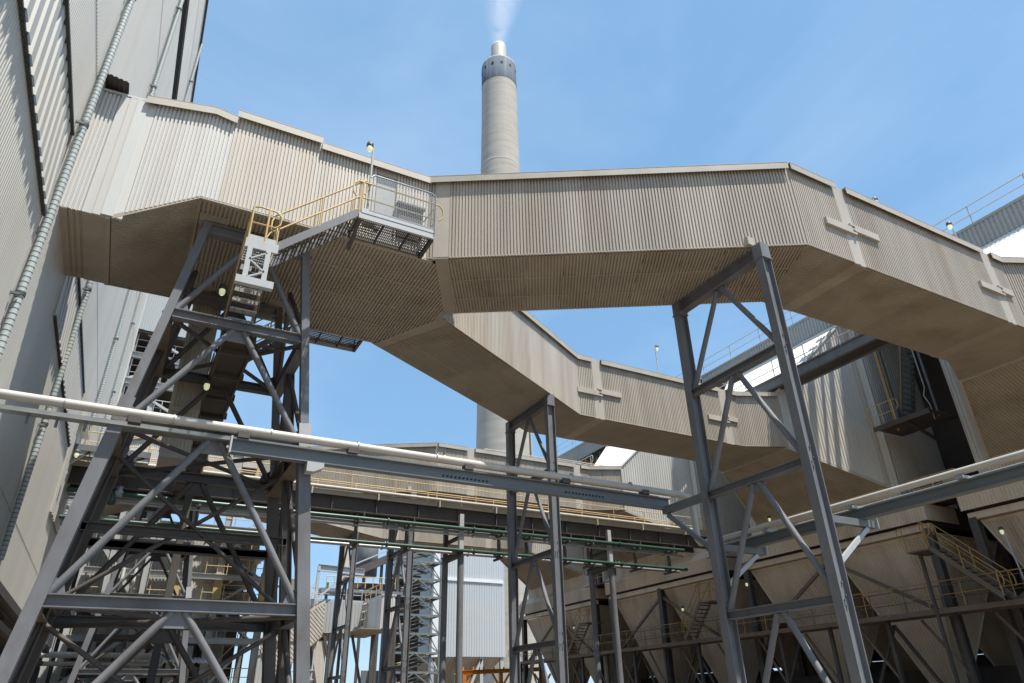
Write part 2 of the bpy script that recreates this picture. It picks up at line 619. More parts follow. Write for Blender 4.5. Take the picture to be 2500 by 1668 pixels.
def flue_duct(label):
    root = thing('flue_duct', (XW, YC, ZB), label, 'flue duct', 'clad flue ducts that fork towards the filter houses')

    def sheet(name, poly, rib, n, m, pitch=.09, d=.036):
        return part(name, MB().corr(poly, rib, n, pitch, d), m, root)

    Z = (0, 0, 1)
    yn, yf = 14.8, 20.05
    # wall joint box
    def front(x0, x1, zb0, zb1, zt0, zt1, m, y=yn):
        panels(root, 'side_sheet', (x0, y, zb0), (x1, y, zb1), (x1, y, zt1), (x0, y, zt0), Z, (0, -1, 0), m)
    front(XW, -2.62, 9.76, 9.76, 13.28, 13.30, 'pale', yn + .03)
    for a, b, off, m in ((-2.62, -2.42, 0, 'pale'), (-2.42, -2.26, .02, 'pale'), (-2.26, -2.02, .035, 'paletrim'), (-2.02, -1.84, .005, 'pale')):
        zb = 9.76 if b < -2.1 else 9.80
        part('smooth_trim', MB().box(a, b, yn - off - .015, yn + .05, zb, 13.34), m, root)
    front(-1.84, -.42, 9.97, 11.0, 13.43, 13.74, 'pale')
    front(-.42, -.02, 11, 11, 13.74, 13.70, 'pale')
    front(-.02, 2.2, 11, 11, 13.92, 13.96, 'cream')
    front(2.2, 3.82, 11, 11, 13.75, 13.78, 'cream')
    front(4.42, 5.42, 11, 11, 13.78, 13.80, 'cream')
    # doorway
    part('door', MB().box(3.84, 4.40, yn + .02, yn + .05, 11.2, 13.5), 'greyclad', root)
    part('door_header', MB().box(3.82, 4.42, yn - .02, yn + .06, 13.45, 13.8), 'trim', root)
    part('door_sill', MB().box(3.82, 4.42, yn - .02, yn + .06, 11.0, 11.2), 'trim', root)
    part('access_hatch', MB().box(4.5, 5.2, yn - .10, yn - .02, 11.45, 12.5), 'brown', root)
    part('hatch_hood', MB().box(4.42, 5.25, yn - .22, yn - .02, 12.5, 12.56), 'darksteel', root)
    # flashings
    def flash(p, q, h=.22, o=.14, nrm=(0, -1, 0), m='trim'):
        n = V(*nrm)
        a, b = V(*p), V(*q)
        part('roof_flashing', MB().prism([a + n * o, a + n * (o + .015), a + n * (o + .015) - V(0, 0, h), a + n * o - V(0, 0, h)], b - a)
             .prism([a - n * .3 + V(0, 0, .012), a + n * (o + .02) + V(0, 0, .012), a + n * (o + .02), a - n * .3], b - a), m, root)
    flash((-2.09, yn, 13.45), (-.53, yn, 13.80))
    flash((-.53, yn, 13.80), (.0, yn, 13.72))
    flash((-.02, yn, 13.96), (2.2, yn, 13.99))
    flash((2.2, yn, 13.80), (5.42, yn, 13.83))
    part('box_roof', MB().prism([(XW, yn - .03, 13.3), (-2.05, yn - .03, 13.38), (-2.05, yn - .03, 13.44), (XW, yn - .03, 13.36)], (0, 3.1, 0)), 'paletrim', root)
    # undersides near the wall
    yfb = 17.78
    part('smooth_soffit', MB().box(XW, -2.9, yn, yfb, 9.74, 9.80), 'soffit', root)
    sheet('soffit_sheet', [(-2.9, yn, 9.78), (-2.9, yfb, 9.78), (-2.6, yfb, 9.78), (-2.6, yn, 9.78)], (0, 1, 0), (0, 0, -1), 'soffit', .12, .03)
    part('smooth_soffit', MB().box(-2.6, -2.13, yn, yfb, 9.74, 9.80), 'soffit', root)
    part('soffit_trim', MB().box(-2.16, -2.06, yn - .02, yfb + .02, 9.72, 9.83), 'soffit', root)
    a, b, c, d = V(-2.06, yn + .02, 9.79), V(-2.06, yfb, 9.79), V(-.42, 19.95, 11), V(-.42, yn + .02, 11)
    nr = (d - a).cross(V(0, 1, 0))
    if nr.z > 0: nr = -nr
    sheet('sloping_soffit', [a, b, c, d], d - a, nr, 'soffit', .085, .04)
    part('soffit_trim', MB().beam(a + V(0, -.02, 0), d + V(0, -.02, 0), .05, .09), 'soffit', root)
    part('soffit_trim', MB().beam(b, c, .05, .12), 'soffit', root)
    part('soffit_trim', MB().beam(d, c, .10, .10), 'soffit', root)
    # far side of the trunk and the flared part
    sheet('side_sheet', [(XW, yfb, 9.78), (-2.06, yfb, 9.78), (-2.06, yfb, 13.4), (XW, yfb, 13.4)], Z, (0, 1, 0), 'beige')
    sheet('side_sheet', [(-2.06, yfb, 9.78), (-.42, 19.95, 11), (-.42, 19.95, 13.75), (-2.06, yfb, 13.4)], Z, (-2.17, 1.64, 0), 'beige')
    sheet('side_sheet', [(-.42, yf, 11), (5.5, yf, 11), (5.5, yf, 13.85), (-.42, yf, 13.85)], Z, (0, 1, 0), 'beige')
    # trunk underside
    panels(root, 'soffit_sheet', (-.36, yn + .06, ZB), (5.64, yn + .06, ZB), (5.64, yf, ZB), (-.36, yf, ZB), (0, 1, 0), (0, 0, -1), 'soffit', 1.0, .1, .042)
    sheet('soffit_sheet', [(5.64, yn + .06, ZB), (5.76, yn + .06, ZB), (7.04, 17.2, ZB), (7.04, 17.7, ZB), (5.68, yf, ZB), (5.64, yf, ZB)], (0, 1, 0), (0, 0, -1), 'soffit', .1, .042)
    for x0, x1 in ((-.42, 3.4), (3.4, 5.6)):
        part('edge_trim', MB().box(x0 + .004, x1, yn - .03, yn + .07, ZB - .05, ZB + .03), 'soffit', root)
    part('edge_trim', MB().box(-.42, 5.5, yf - .04, yf + .05, ZB - .06, ZB + .03), 'soffit', root)
    for y_ in (16.2, 17.6, 18.9):
        part('lap_strip', MB().box(-.3, 5.5 if y_ > 16.5 else 6.2, y_ - .018, y_ + .018, ZB - .052, ZB - .04), 'soffit', root)
    # tower seating patches on the underside
    for x, y in ((.0, 15.6), (2.3, 15.7), (.0, 19.0), (2.3, 19.0), (1.1, 17.2)):
        part('seat_plate', MB().box(x - .35, x + .35, y - .25, y + .25, ZB - .055, ZB - .03), 'soffit', root)
    # roof
    part('trunk_roof', MB().prism([(XW, yn + .05, 13.36), (5.6, yn + .05, 13.8), (6.95, 17.2, 13.8), (6.95, 17.7, 13.8), (5.5, yf, 13.8), (-.42, yf, 13.7), (-2.06, yfb, 13.4), (XW, yfb, 13.36)], (0, 0, .04)), 'trim', root)

    def leg(sg):
        # sg = -1 near leg, +1 far leg (mirrored in y about YC)
        def my(y):
            return y if sg < 0 else 2 * YC - y
        near = [(5.42, 14.80), (14.5, 9.52), (16.42, 9.52), (16.9, 9.52), (24.05, 9.52), (24.55, 9.52), (25.2, 9.52), (27.2, 8.62)]
        far = [(7.0, 17.30), (15.6, 12.24), (16.42, 12.24), (16.9, 12.24), (24.05, 12.24), (24.55, 12.24), (25.2, 12.24), (27.2, 13.10)]
        near = [V(x, my(y), 0) for x, y in near]
        far = [V(x, my(y), 0) for x, y in far]
        up = lambda p, z: V(p.x, p.y, z)
        for side, path, s in (('outer', near, -1), ('inner', far, 1)):
            for i, (p, q) in enumerate(zip(path, path[1:])):
                d = (q - p).normalized()
                n = V(d.y, -d.x, 0)
                if (n.y > 0) != ((s > 0) if sg < 0 else (s < 0)):
                    n = -n
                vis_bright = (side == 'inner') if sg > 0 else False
                m = 'cream' if (i == 0 and sg > 0 and side == 'inner') else 'beige'  # sun-facing inner face takes the lighter colour, standing in for stronger light
                z0, z1 = ZB, ZT
                if i in (2, 4):            # expansion joint
                    o = n * .03
                    mid = (p + q) / 2
                    part('expansion_joint', MB().prism([up(p, z0 - .03) - n * .1, up(p, z0 - .03) + o, up(mid - d * .03, z0 - .03) + o * 1.8, up(mid + d * .03, z0 - .03) + o * .6, up(q, z0 - .03) + o, up(q, z0 - .03) - n * .1], (0, 0, z1 - z0 + .05)), 'trim', root)
                    continue
                pp = p
                if i == 0:
                    pa = p + d * .18
                    pb = p + d * (.62 if side == 'outer' else .3)
                    part('joint_trim', MB().prism([up(pa, z0 - .02) - n * .05, up(pa, z0 - .02) + n * .028, up(pb, z0 - .02) + n * .028, up(pb, z0 - .02) - n * .05], (0, 0, z1 - z0 - .05)), 'trim', root)
                    part('side_sheet', MB().corr([up(p, z0), up(pa, z0), up(pa, z1), up(p, z1)], Z, n, .09, .036), m, root)
                    pp = pb
                panels(root, 'side_sheet', up(pp, z0), up(q, z0), up(q, z1), up(pp, z1), Z, n, m)
                a, b = up(p, z1 + .01), up(q, z1 + .01)
                part('roof_flashing', MB().prism([a + n * .14, a + n * .155, a + n * .155 - V(0, 0, .22), a + n * .14 - V(0, 0, .22)], b - a)
                     .prism([a - n * .3 + V(0, 0, .012), a + n * .16 + V(0, 0, .012), a + n * .16, a - n * .3], b - a), 'trim', root)
                a, b = up(p, z0 - .01), up(q, z0 - .01)
                part('edge_trim', MB().prism([a - n * .07, a + n * .028, a + n * .028 + V(0, 0, .05), a - n * .07 + V(0, 0, .05)], b - a), 'soffit', root)
        for i in range(len(near) - 1):
            a, b, c, d = near[i], near[i + 1], far[i + 1], far[i]
            if i in (2, 4):
                part('soffit_joint', MB().prism([up(a, ZB - .05), up(b, ZB - .05), up(c, ZB - .05), up(d, ZB - .05)], (0, 0, .05)), 'soffit', root)
            elif i == 0:
                dr = (b - a).normalized()
                a1, d1 = a + dr * .25, d + dr * .02
                a2, d2 = a + dr * .62, d + dr * .40
                part('soffit_band', MB().prism([up(a1, ZB - .045), up(a2, ZB - .045), up(d2, ZB - .045), up(d1, ZB - .045)], (0, 0, .05)), 'soffit', root)
                for f_ in (.36, .70):
                    p_, q_ = a2 + (d2 - a2) * f_, b + (c - b) * f_
                    part('lap_strip', MB().beam(up(p_, ZB - .046), up(q_, ZB - .046), .035, .012), 'soffit', root)
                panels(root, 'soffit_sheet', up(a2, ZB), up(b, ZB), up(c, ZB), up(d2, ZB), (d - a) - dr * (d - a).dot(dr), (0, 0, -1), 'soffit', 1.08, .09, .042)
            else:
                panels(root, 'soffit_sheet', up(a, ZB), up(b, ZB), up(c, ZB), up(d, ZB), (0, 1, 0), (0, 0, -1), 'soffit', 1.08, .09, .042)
            part('roof_sheet', MB().prism([up(a, ZT - .03), up(b, ZT - .03), up(c, ZT - .03), up(d, ZT - .03)], (0, 0, .03)), 'trim', root)
        # sliding stiffener bars across the joints (on the sides that face the yard)
        path = near if sg < 0 else far
        yy = path[2].y
        n = -1
        for x0, x1, x2 in ((15.52, 16.72, 17.88), (23.05, 24.3, 24.98)):
            zz = 12.24
            for a, b, dz in ((x0, x1 - .08, -.06), (x1 + .06, x2, .06)):
                part('stiffener_bar', MB().box(a, b, yy - .13, yy - .02, zz - .14 + dz, zz + .10 + dz), 'trim', root)
            part('stiffener_finger', MB().box(x1 - .08, x1 + .06, yy - .13, yy - .02, zz - .05, zz + .0), 'trim', root)
            part('stiffener_finger', MB().box(x1 - .08, x1 + .10, yy - .13, yy - .02, zz - .20, zz - .13), 'trim', root)
            part('stiffener_finger', MB().box(x1 - .12, x1 + .06, yy - .13, yy - .02, zz + .10, zz + .17), 'trim', root)
        # seat patch above the support frame
        x = 13.3
        ys = 10.3 if sg < 0 else 2 * YC - 13.45
        part('seat_patch', MB().box(x - .28, x + .25, ys - .08, ys + .05, ZB + .02, ZB + .28), 'trim', root)
    leg(-1)
    leg(1)
    # fork nose between the legs
    part('nose_sheet', MB().box(6.93, 7.0, 17.25, 17.63, ZB, ZT), 'cream', root)
    part('nose_trim', MB().box(6.85, 7.03, 17.2, 17.68, ZB - .05, ZB + .02), 'soffit', root)
    return root


fd = flue_duct('near forked flue duct, clad in ribbed beige sheet, springing from the wall across the picture')
DY = 26.5
copy_tree(fd, (0, DY, 0), 'far forked flue duct of the same kind, low in the picture behind the long walkway')

# ------------------------------------------------------------------ braced tower under the trunk
def support_tower(label):
    yF, yR = 15.7, 19.2
    root = thing('support_tower', (1.05, YC, GROUND), label, 'steel tower', 'steel towers under the flue duct trunks')

    def lx(z): return -.11 - .145 * (10.95 - z)
    def rx(z): return 2.32 + .115 * (10.87 - z)
    lev = (8.2, 5.4, 1.87)
    top = 10.95
    P = {}
    for nm, y in (('F', yF), ('R', yR)):
        for fx in (lx, rx):
            a, b = V(fx(GROUND), y, GROUND), V(fx(top), y, top)
            sp = V(fx(5.55), y, 5.55)
            part('lower_column', MB().beam(a, sp, .27, .30, (0, 1, 0)), 'steel' if nm == 'F' else 'darksteel', root)  # rear and inner members get a darker colour standing in for shade
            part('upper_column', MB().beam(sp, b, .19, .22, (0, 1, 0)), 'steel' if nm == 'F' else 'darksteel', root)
            part('base_plate', MB().box(a.x - .35, a.x + .35, y - .35, y + .35, GROUND, GROUND + .06), 'steel', root)
            z = 5.55
            part('splice_plate', MB().beam(V(fx(z - .15), y - .165, z - .15), V(fx(z + .42), y - .165, z + .42), .28, .025, (0, 1, 0)), 'lightsteel' if nm == 'F' and fx is rx else 'steel', root)
        part('top_beam', MB().ibeam((lx(top), y, top - .2), (rx(top), y, top - .2), .3, .25), 'steel', root)
        zs = [top] + list(lev) + [GROUND]
        for i, z in enumerate(lev):
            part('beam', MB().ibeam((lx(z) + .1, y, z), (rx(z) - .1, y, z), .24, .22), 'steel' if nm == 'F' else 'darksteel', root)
        for i in range(4):
            zt, zb = zs[i], zs[i + 1]
            mx = (lx(zt) + rx(zt)) / 2
            zt2 = zt - (.35 if i == 0 else .12)
            zb2 = max(zb + .1, GROUND + .1)
            for sx, fx in ((-1, lx), (1, rx)):
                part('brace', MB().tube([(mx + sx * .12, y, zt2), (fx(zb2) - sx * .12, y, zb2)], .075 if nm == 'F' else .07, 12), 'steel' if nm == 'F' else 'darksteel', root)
        for k, z in enumerate((3.6, -.2)) if nm == 'R' else ():
            part('beam', MB().ibeam((lx(z), y, z), (rx(z), y, z), .22, .2), 'darksteel', root)
    for fx in (lx, rx):
        for i, z in enumerate(lev):
            x = fx(z)
            part('side_beam', MB().ibeam((x, yF + .15, z - .05), (x, yR - .15, z - .05), .52 if (fx is rx and i == 1) else .34, .36 if fx is rx and i == 1 else .26), 'dusty' if fx is lx or i == 1 else 'steel', root)
        zs = [top - .3] + list(lev) + [GROUND]
        for i in range(4):
            zt, zb = zs[i], zs[i + 1]
            ym = (yF + yR) / 2
            for ye in (yF + .1, yR - .1):
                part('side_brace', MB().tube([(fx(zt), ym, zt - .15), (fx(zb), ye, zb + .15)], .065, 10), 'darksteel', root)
    ym = (yF + yR) / 2
    for z in (3.6, .1):
        for y in (ym, yR):
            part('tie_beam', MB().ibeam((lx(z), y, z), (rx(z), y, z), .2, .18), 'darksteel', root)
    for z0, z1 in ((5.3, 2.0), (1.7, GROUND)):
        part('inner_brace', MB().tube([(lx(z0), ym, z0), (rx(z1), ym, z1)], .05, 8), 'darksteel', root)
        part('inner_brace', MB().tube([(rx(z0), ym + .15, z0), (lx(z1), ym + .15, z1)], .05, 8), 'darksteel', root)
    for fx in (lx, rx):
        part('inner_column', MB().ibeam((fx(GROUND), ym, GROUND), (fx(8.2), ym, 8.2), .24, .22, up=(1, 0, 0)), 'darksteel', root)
    for y in (yF, yR):
        for i, zt in enumerate([top - .25] + list(lev)):
            mx = (lx(zt) + rx(zt)) / 2
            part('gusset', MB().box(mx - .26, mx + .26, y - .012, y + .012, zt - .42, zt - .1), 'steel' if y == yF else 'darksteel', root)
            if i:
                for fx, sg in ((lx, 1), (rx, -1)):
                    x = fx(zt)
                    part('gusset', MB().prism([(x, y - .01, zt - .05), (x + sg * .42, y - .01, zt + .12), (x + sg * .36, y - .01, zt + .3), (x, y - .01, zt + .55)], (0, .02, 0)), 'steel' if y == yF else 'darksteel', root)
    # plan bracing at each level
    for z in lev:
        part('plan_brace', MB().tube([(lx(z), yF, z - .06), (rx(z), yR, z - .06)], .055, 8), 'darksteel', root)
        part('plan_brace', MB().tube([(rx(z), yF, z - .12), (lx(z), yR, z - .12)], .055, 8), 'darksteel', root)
    return root


tw_ = support_tower('battered grey steel tower with tubular chevron braces, standing at the left front')
copy_tree(tw_, (0, DY, 0), 'farther battered steel tower, partly hidden behind the legs of the front tower')

# ------------------------------------------------------------------ portal frames under the duct legs
def duct_frame(yn, yf, label):
    x = 13.32
    root = thing('duct_support_frame', (x, (yn + yf) / 2, GROUND), label, 'steel frame', 'two-legged steel frames under the duct legs')
    top = 10.95
    for k, y in enumerate((yn, yf)):
        c = part('column', MB().ibeam((x, y, GROUND), (x, y, 10.5), .33, .24, .025, .018, (1, 0, 0)), 'steel', root)
        part('cap_plate', MB().box(x - .19, x + .19, y - .15, y + .15, 10.5, 10.54), 'steel', c)
        part('base_plate', MB().box(x - .4, x + .4, y - .35, y + .35, GROUND, GROUND + .06), 'steel', c)
        mbb = MB()
        for z in (7.9, 4.9, 1.87):
            for dx, dz in ((-.07, .32), (.07, .32), (-.1, .06), (.1, .06), (-.04, -.04), (.04, -.04), (-.05, -.16), (.05, -.16)):
                mbb.box(x + dx - .016, x + dx + .016, y - .045, y - .01, z + dz - .016, z + dz + .016)
        part('bolt_group', mbb, 'steel', c, kind='stuff')
    part('saddle', MB().box(x - .16, x + .16, yn - .14, yn + .16, 10.54, 10.98), 'steel', root)
    part('saddle', MB().box(x - .16, x + .16, yf - .16, yf + .14, 10.54, 10.98), 'steel', root)
    part('head_beam', MB().ibeam((x, yn + .16, 10.76), (x, yf - .16, 10.76), .38, .26), 'steel', root)
    zs = (10.6, 7.9, 4.9, 1.87, -1.2)
    ym = (yn + yf) / 2
    for i in range(4):
        if i < 3:
            part('beam', MB().ibeam((x, yn + .02, zs[i + 1]), (x, yf - .02, zs[i + 1]), .2, .2), 'steel', root)
        part('gusset', MB().box(x - .01, x + .01, ym - .24, ym + .24, zs[i] - .32, zs[i] - .06), 'steel', root)
        for ye, s in ((yn, -1), (yf, 1)):
            part('brace', MB().tube([(x, ym + s * .1, zs[i] - .1), (x, ye - s * .12, zs[i + 1] + .12)], .075, 10), 'steel', root)
    return root


f1 = duct_frame(10.12, 13.5, 'tall steel portal frame in the right foreground under the near duct leg')
f2 = duct_frame(21.4, 24.72, 'steel portal frame with chevron braces under the bright middle duct leg')
copy_tree(f1, (0, DY, 0), 'far portal frame standing in front of the lattice stair tower')
copy_tree(f2, (0, DY, 0), 'far portal frame standing left of the lattice stair tower, nearest the grey clad box')

# ------------------------------------------------------------------ stairs and platforms at the trunk
def platform(yo, yi, label, lamp):
    s = -1 if yo < yi else 1
    x0, x1, z = 3.2, 5.24, 11.12
    root = thing('access_platform', ((x0 + x1) / 2, (yo + yi) / 2, z), label, 'platform', 'mesh floored platforms beside the trunk')
    ya, yb = min(yo, yi), max(yo, yi)
    grating(root, x0, x1, ya + .03, yb - .03, z, 'darksteel')
    part('edge_channel', MB().box(x0, x1, yo - .03, yo + .03, z - .16, z), 'lightsteel', root)
    part('kick_plate', MB().box(x0 + .05, x1, yo - .012 + s * .03, yo + .012 + s * .03, z + .01, z + .16), 'lightsteel', root)
    part('edge_channel', MB().box(x0, x1, yi - .03 - s * .0, yi + .03, z - .12, z), 'darksteel', root)
    for x in (x0, x0 + .7, x0 + 1.4, x1):
        part('cross_bearer', MB().box(x - .02, x + .02, ya + .03, yb - .03, z - .14, z - .035), 'darksteel', root)
    for x in (x0 + .04, x1 - .03):
        part('knee_brace', MB().beam((x, yo - s * .03, z - .15), (x, yi, 10.96 if x > 4 else 10.6), .07, .09, (1, 0, 0)), 'darksteel', root)
    part('wall_channel', MB().box(x0 - .1, x1 - .05, min(yi, yi - s * .07), max(yi, yi - s * .07), 11.02, 11.08), 'darksteel', root)
    rails(root, [(x0 + .05, yo, z), (x1 - .02, yo, z)], 1.02, 'yellow', .022, 1.9)
    part('end_rail', MB().tube([(x1, yo, z + 1.02), (x1 + .05, yo - s * .2, z + 1.02), (x1, yi + s * .1, z + 1.02)], .02, 6), 'galv', root)
    part('end_rail', MB().tube([(x1, yo, z + .5), (x1 + .05, yo - s * .2, z + .5), (x1, yi + s * .1, z + .5)], .02, 6), 'galv', root)
    # wire infill screen
    mb = MB()
    zt = z + 1.32
    k = 0
    xx = x0 + .25
    while xx < x1:
        mb.box(xx - .003, xx + .003, yo - .055 * -s - .003, yo - .055 * -s + .003, z + .15, zt)
        xx += .05
    zz = z + .16
    while zz < zt:
        mb.box(x0 + .25, x1, yo - .055 * -s - .003, yo - .055 * -s + .003, zz - .003, zz + .003)
        zz += .05
    part('wire_screen', mb, 'galv', root, kind='stuff')
    part('screen_rail', MB().tube([(x0 + .2, yo + .055 * s, zt - .12), (x0 + .3, yo + .055 * s, zt), (x1 - .12, yo + .055 * s, zt), (x1, yo + .055 * s + .0, zt - .1), (x1, yo + .055 * s, z)], .018, 6), 'galv', root)
    # actuator on the platform
    if lamp:
        part('valve_motor', MB().tube([(3.45, yi - .35, z + .2), (3.75, yi - .35, z + .2)], .11, 12), 'beige', root)
        part('valve_motor', MB().tube([(3.82, yi - .38, z + .05), (3.82, yi - .38, z + .4)], .08, 12), 'beige', root)
    return root


def upper_stair(y0, label):
    root = thing('access_stair', (2.2, y0, 9.42), label, 'stair', 'open stairs climbing to the duct platforms')
    flight(root, (1.38, y0, 9.40), (3.2, y0, 11.10), .74, 'darksteel', 'steel', 9, True, 'yellow', .27)
    return root


pa = platform(13.82, 14.76, 'mesh floored platform with yellow rails and a wire screen outside the duct doorway', True)
platform(21.06, 20.12, 'dark platform hanging behind the trunk, seen against the sky below its far edge', False)
upper_stair(14.22, 'yellow railed stair rising along the sunlit trunk to the screened platform')
upper_stair(20.62, 'yellow railed stair behind the tower, rising to the platform on the shaded side')


def landing(y0, label):
    root = thing('stair_landing', (1.1, y0, 9.42), label, 'landing')
    grating(root, .74, 1.42, y0 - .38, y0 + .45, 9.42, 'galv')
    part('edge_plate', MB().box(.72, 1.44, y0 - .42, y0 - .38, 9.26, 9.50), 'lightsteel', root)
    part('kick_plate', MB().box(.76, 1.36, y0 - .40, y0 - .385, 9.50, 9.62), 'lightsteel', root)
    for x in (.84, 1.24):
        part('hanger', MB().box(x - .055, x + .055, y0 - .44, y0 - .38, 8.42, 9.28), 'lightsteel', root)
    part('foot_beam', MB().box(.66, 1.46, y0 - .5, y0 - .36, 8.26, 8.44), 'lightsteel', root)
    zz = (9.2, 8.95, 8.68, 8.46)
    for i in range(3):
        xa, xb = (1.22, .86) if i % 2 == 0 else (.86, 1.22)
        part('lacing', MB().beam((xa, y0 - .41, zz[i]), (xb, y0 - .41, zz[i + 1]), .03, .06, (0, 1, 0)), 'lightsteel', root)
    part('guard_rail', MB().tube([(.75, y0 + .42, 9.42), (.75, y0 + .40, 10.25), (.75, y0 + .2, 10.42), (.76, y0 - .36, 10.42), (.9, y0 - .4, 10.44), (1.28, y0 - .4, 10.42), (1.40, y0 - .4, 10.3), (1.40, y0 - .4, 10.08), (1.30, y0 - .4, 9.96), (.78, y0 - .4, 9.96), (.75, y0 - .3, 9.94), (.75, y0 + .38, 9.94)], .022, 6), 'yellow', root)
    part('rail_post', MB().tube([(.76, y0 - .4, 9.42), (.76, y0 - .4, 10.42)], .024, 6), 'yellow', root)
    part('rail_post', MB().tube([(1.12, y0 - .4, 9.42), (1.12, y0 - .4, 10.43)], .026, 6), 'yellow', root)
    part('support_beam', MB().ibeam((1.1, y0 + .4, 9.2), (1.1, 15.75, 9.2), .18, .16), 'steel', root)
    return root


landing(14.2, 'small landing on a white laced hanger where the stair turns at the tower')
st = thing('lower_stair', (1.1, 15.6, 8.3), 'dark open flight under the white laced landing, its treads seen from below', 'stair')
flight(st, (1.08, 16.75, 8.05), (1.08, 14.65, 9.40), .66, 'lightsteel', 'darksteel', 8, True, 'yellow', .24)

lk = thing('link_walkway', (1.12, 24, 8.1), 'dark solid floored walkway running back from the tower, seen from beneath', 'walkway')
part('floor_plate', MB().box(.80, 1.48, 15.9, 31.0, 7.98, 8.02), 'brown', lk)
for x in (.79, 1.49):
    part('edge_channel', MB().box(x - .03, x + .03, 15.9, 31.0, 7.93, 8.18), 'darksteel', lk)
for k in range(10):
    y = 16.6 + k * 1.55
    part('floor_bearer', MB().box(.82, 1.46, y - .04, y + .04, 7.86, 7.98), 'darksteel', lk)
    part('bracket', MB().box(1.50, 1.58, y - .05, y + .05, 7.9, 8.08), 'darksteel', lk)
part('cable_tray', MB().box(.755, .79, 15.9, 31, 8.2, 8.32), 'darksteel', lk)
for x in (.79, 1.49):
    rails(lk, [(x, 19.6, 8.18), (x, 30.8, 8.18)], 1.0, 'yellow', .022, 1.6)
part('leg', MB().ibeam((1.14, 24.5, GROUND), (1.14, 24.5, 7.86), .22, .22), 'darksteel', lk)

# ------------------------------------------------------------------ pipes across the yard
pg = thing('pipe_girder', (7, 15.3, 5.3), 'light blue grey girder carrying the white pipe across the yard', 'girder')
part('girder', MB().ibeam((1.34, 15.34, 5.12), (13.5, 15.34, 5.12), .32, .22, .025, .016), 'steelblue', pg)
part('end_plate', MB().box(1.30, 1.34, 15.22, 15.46, 4.94, 5.32), 'lightsteel', pg)
part('bearing_bracket', MB().prism([(2.98, 15.2, 4.96), (3.36, 15.2, 4.96), (3.36, 15.2, 4.85), (3.14, 15.2, 4.74), (2.98, 15.2, 4.74)], (0, .3, 0)), 'lightsteel', pg)
for x0 in (6.3, 9.9):
    mb = MB()
    for k in range(12):
        x = x0 + k * .11
        mb.prism([(x, 15.331, 5.06), (x + .06, 15.331, 5.06), (x + .08, 15.331, 5.11), (x + .02, 15.331, 5.11)], (0, -.004, 0))
    part('slot_row', mb, 'dark', pg, kind='stuff')
part('bracket_arm', MB().beam((13.40, 13.6, 4.95), (13.40, 15.45, 4.95), .16, .2), 'steelblue', pg)
part('bracket_strut', MB().beam((13.40, 15.3, 4.8), (13.36, 13.65, 3.5), .1, .12), 'steelblue', pg)

wp = thing('white_pipe', (6, 15.3, 5.5), 'long white lagged pipe on the blue grey girder, crossing from the wall', 'pipe')
part('pipe', MB().tube([(XW, 15.3, 5.52), (14.05, 15.3, 5.46), (14.28, 15.3, 5.42), (14.38, 15.3, 5.25), (14.40, 15.3, 4.2), (14.42, 15.22, 4.07), (14.5, 15.05, 4.06)], .10, 18), 'lag', wp)
for x in (-1.9, .1, 2.1, 4.1, 6.1, 8.1, 10.1, 12.1):
    part('lagging_band', MB().tube([(x, 15.3, 5.515), (x + .03, 15.3, 5.515)], .109, 20), 'galv', wp)
for x in (-.6, 1.55, 4.0, 7.0, 9.9, 12.6):
    part('pipe_shoe', MB().box(x - .12, x + .12, 15.2, 15.4, 5.30, 5.43), 'darksteel', wp)
ct = thing('cable_tray', (4, 15.55, 5.35), 'thin cable tray running just below the white pipe', 'tray')
part('tray', MB().box(XW, 13.3, 15.50, 15.75, 5.30, 5.34), 'galv', ct)
part('tray_lip', MB().box(XW, 13.3, 15.50, 15.51, 5.34, 5.39), 'galv', ct)
for k in range(5):
    x = XW + .6 + k * .5
    part('tray_post', MB().beam((-.95 if k == 4 else x, 15.6, 5.1), (-.95 if k == 4 else x, 15.6, 5.3), .05, .05), 'steel', ct)

pg2 = thing('pipe_girder', (14.65, 8, 3.7), 'grey girder carrying a second white pipe, at the lower right', 'girder')
part('girder', MB().ibeam((14.65, -6, 3.76), (14.65, 15.2, 3.76), .25, .2, .025, .016), 'steelblue', pg2)
for y in (10.12, 13.5):
    part('bracket_arm', MB().beam((13.5, y, 3.55), (15.0, y, 3.55), .14, .16), 'steelblue', pg2)
    part('bracket_strut', MB().beam((14.75, y, 3.46), (13.5, y, 2.6), .08, .1), 'lightsteel', pg2)
    part('bracket_plate', MB().box(14.98, 15.0, y - .14, y + .14, 3.44, 3.68), 'lightsteel', pg2)
wp2 = thing('white_pipe', (14.62, 8, 4.05), 'white lagged pipe running off the right edge on its own grey girder', 'pipe')
part('pipe', MB().tube([(14.55, -6, 4.06), (14.55, 15.0, 4.06)], .07, 16), 'lag', wp2)
part('tracer_pipe', MB().tube([(14.9, -6, 3.98), (14.9, 15.2, 3.98)], .03, 10), 'galv', wp2)
for y in (5.0, 7.6, 10.2, 12.8):
    part('pipe_shoe', MB().box(14.42, 14.95, y - .08, y + .08, 3.89, 3.96), 'galv', wp2)

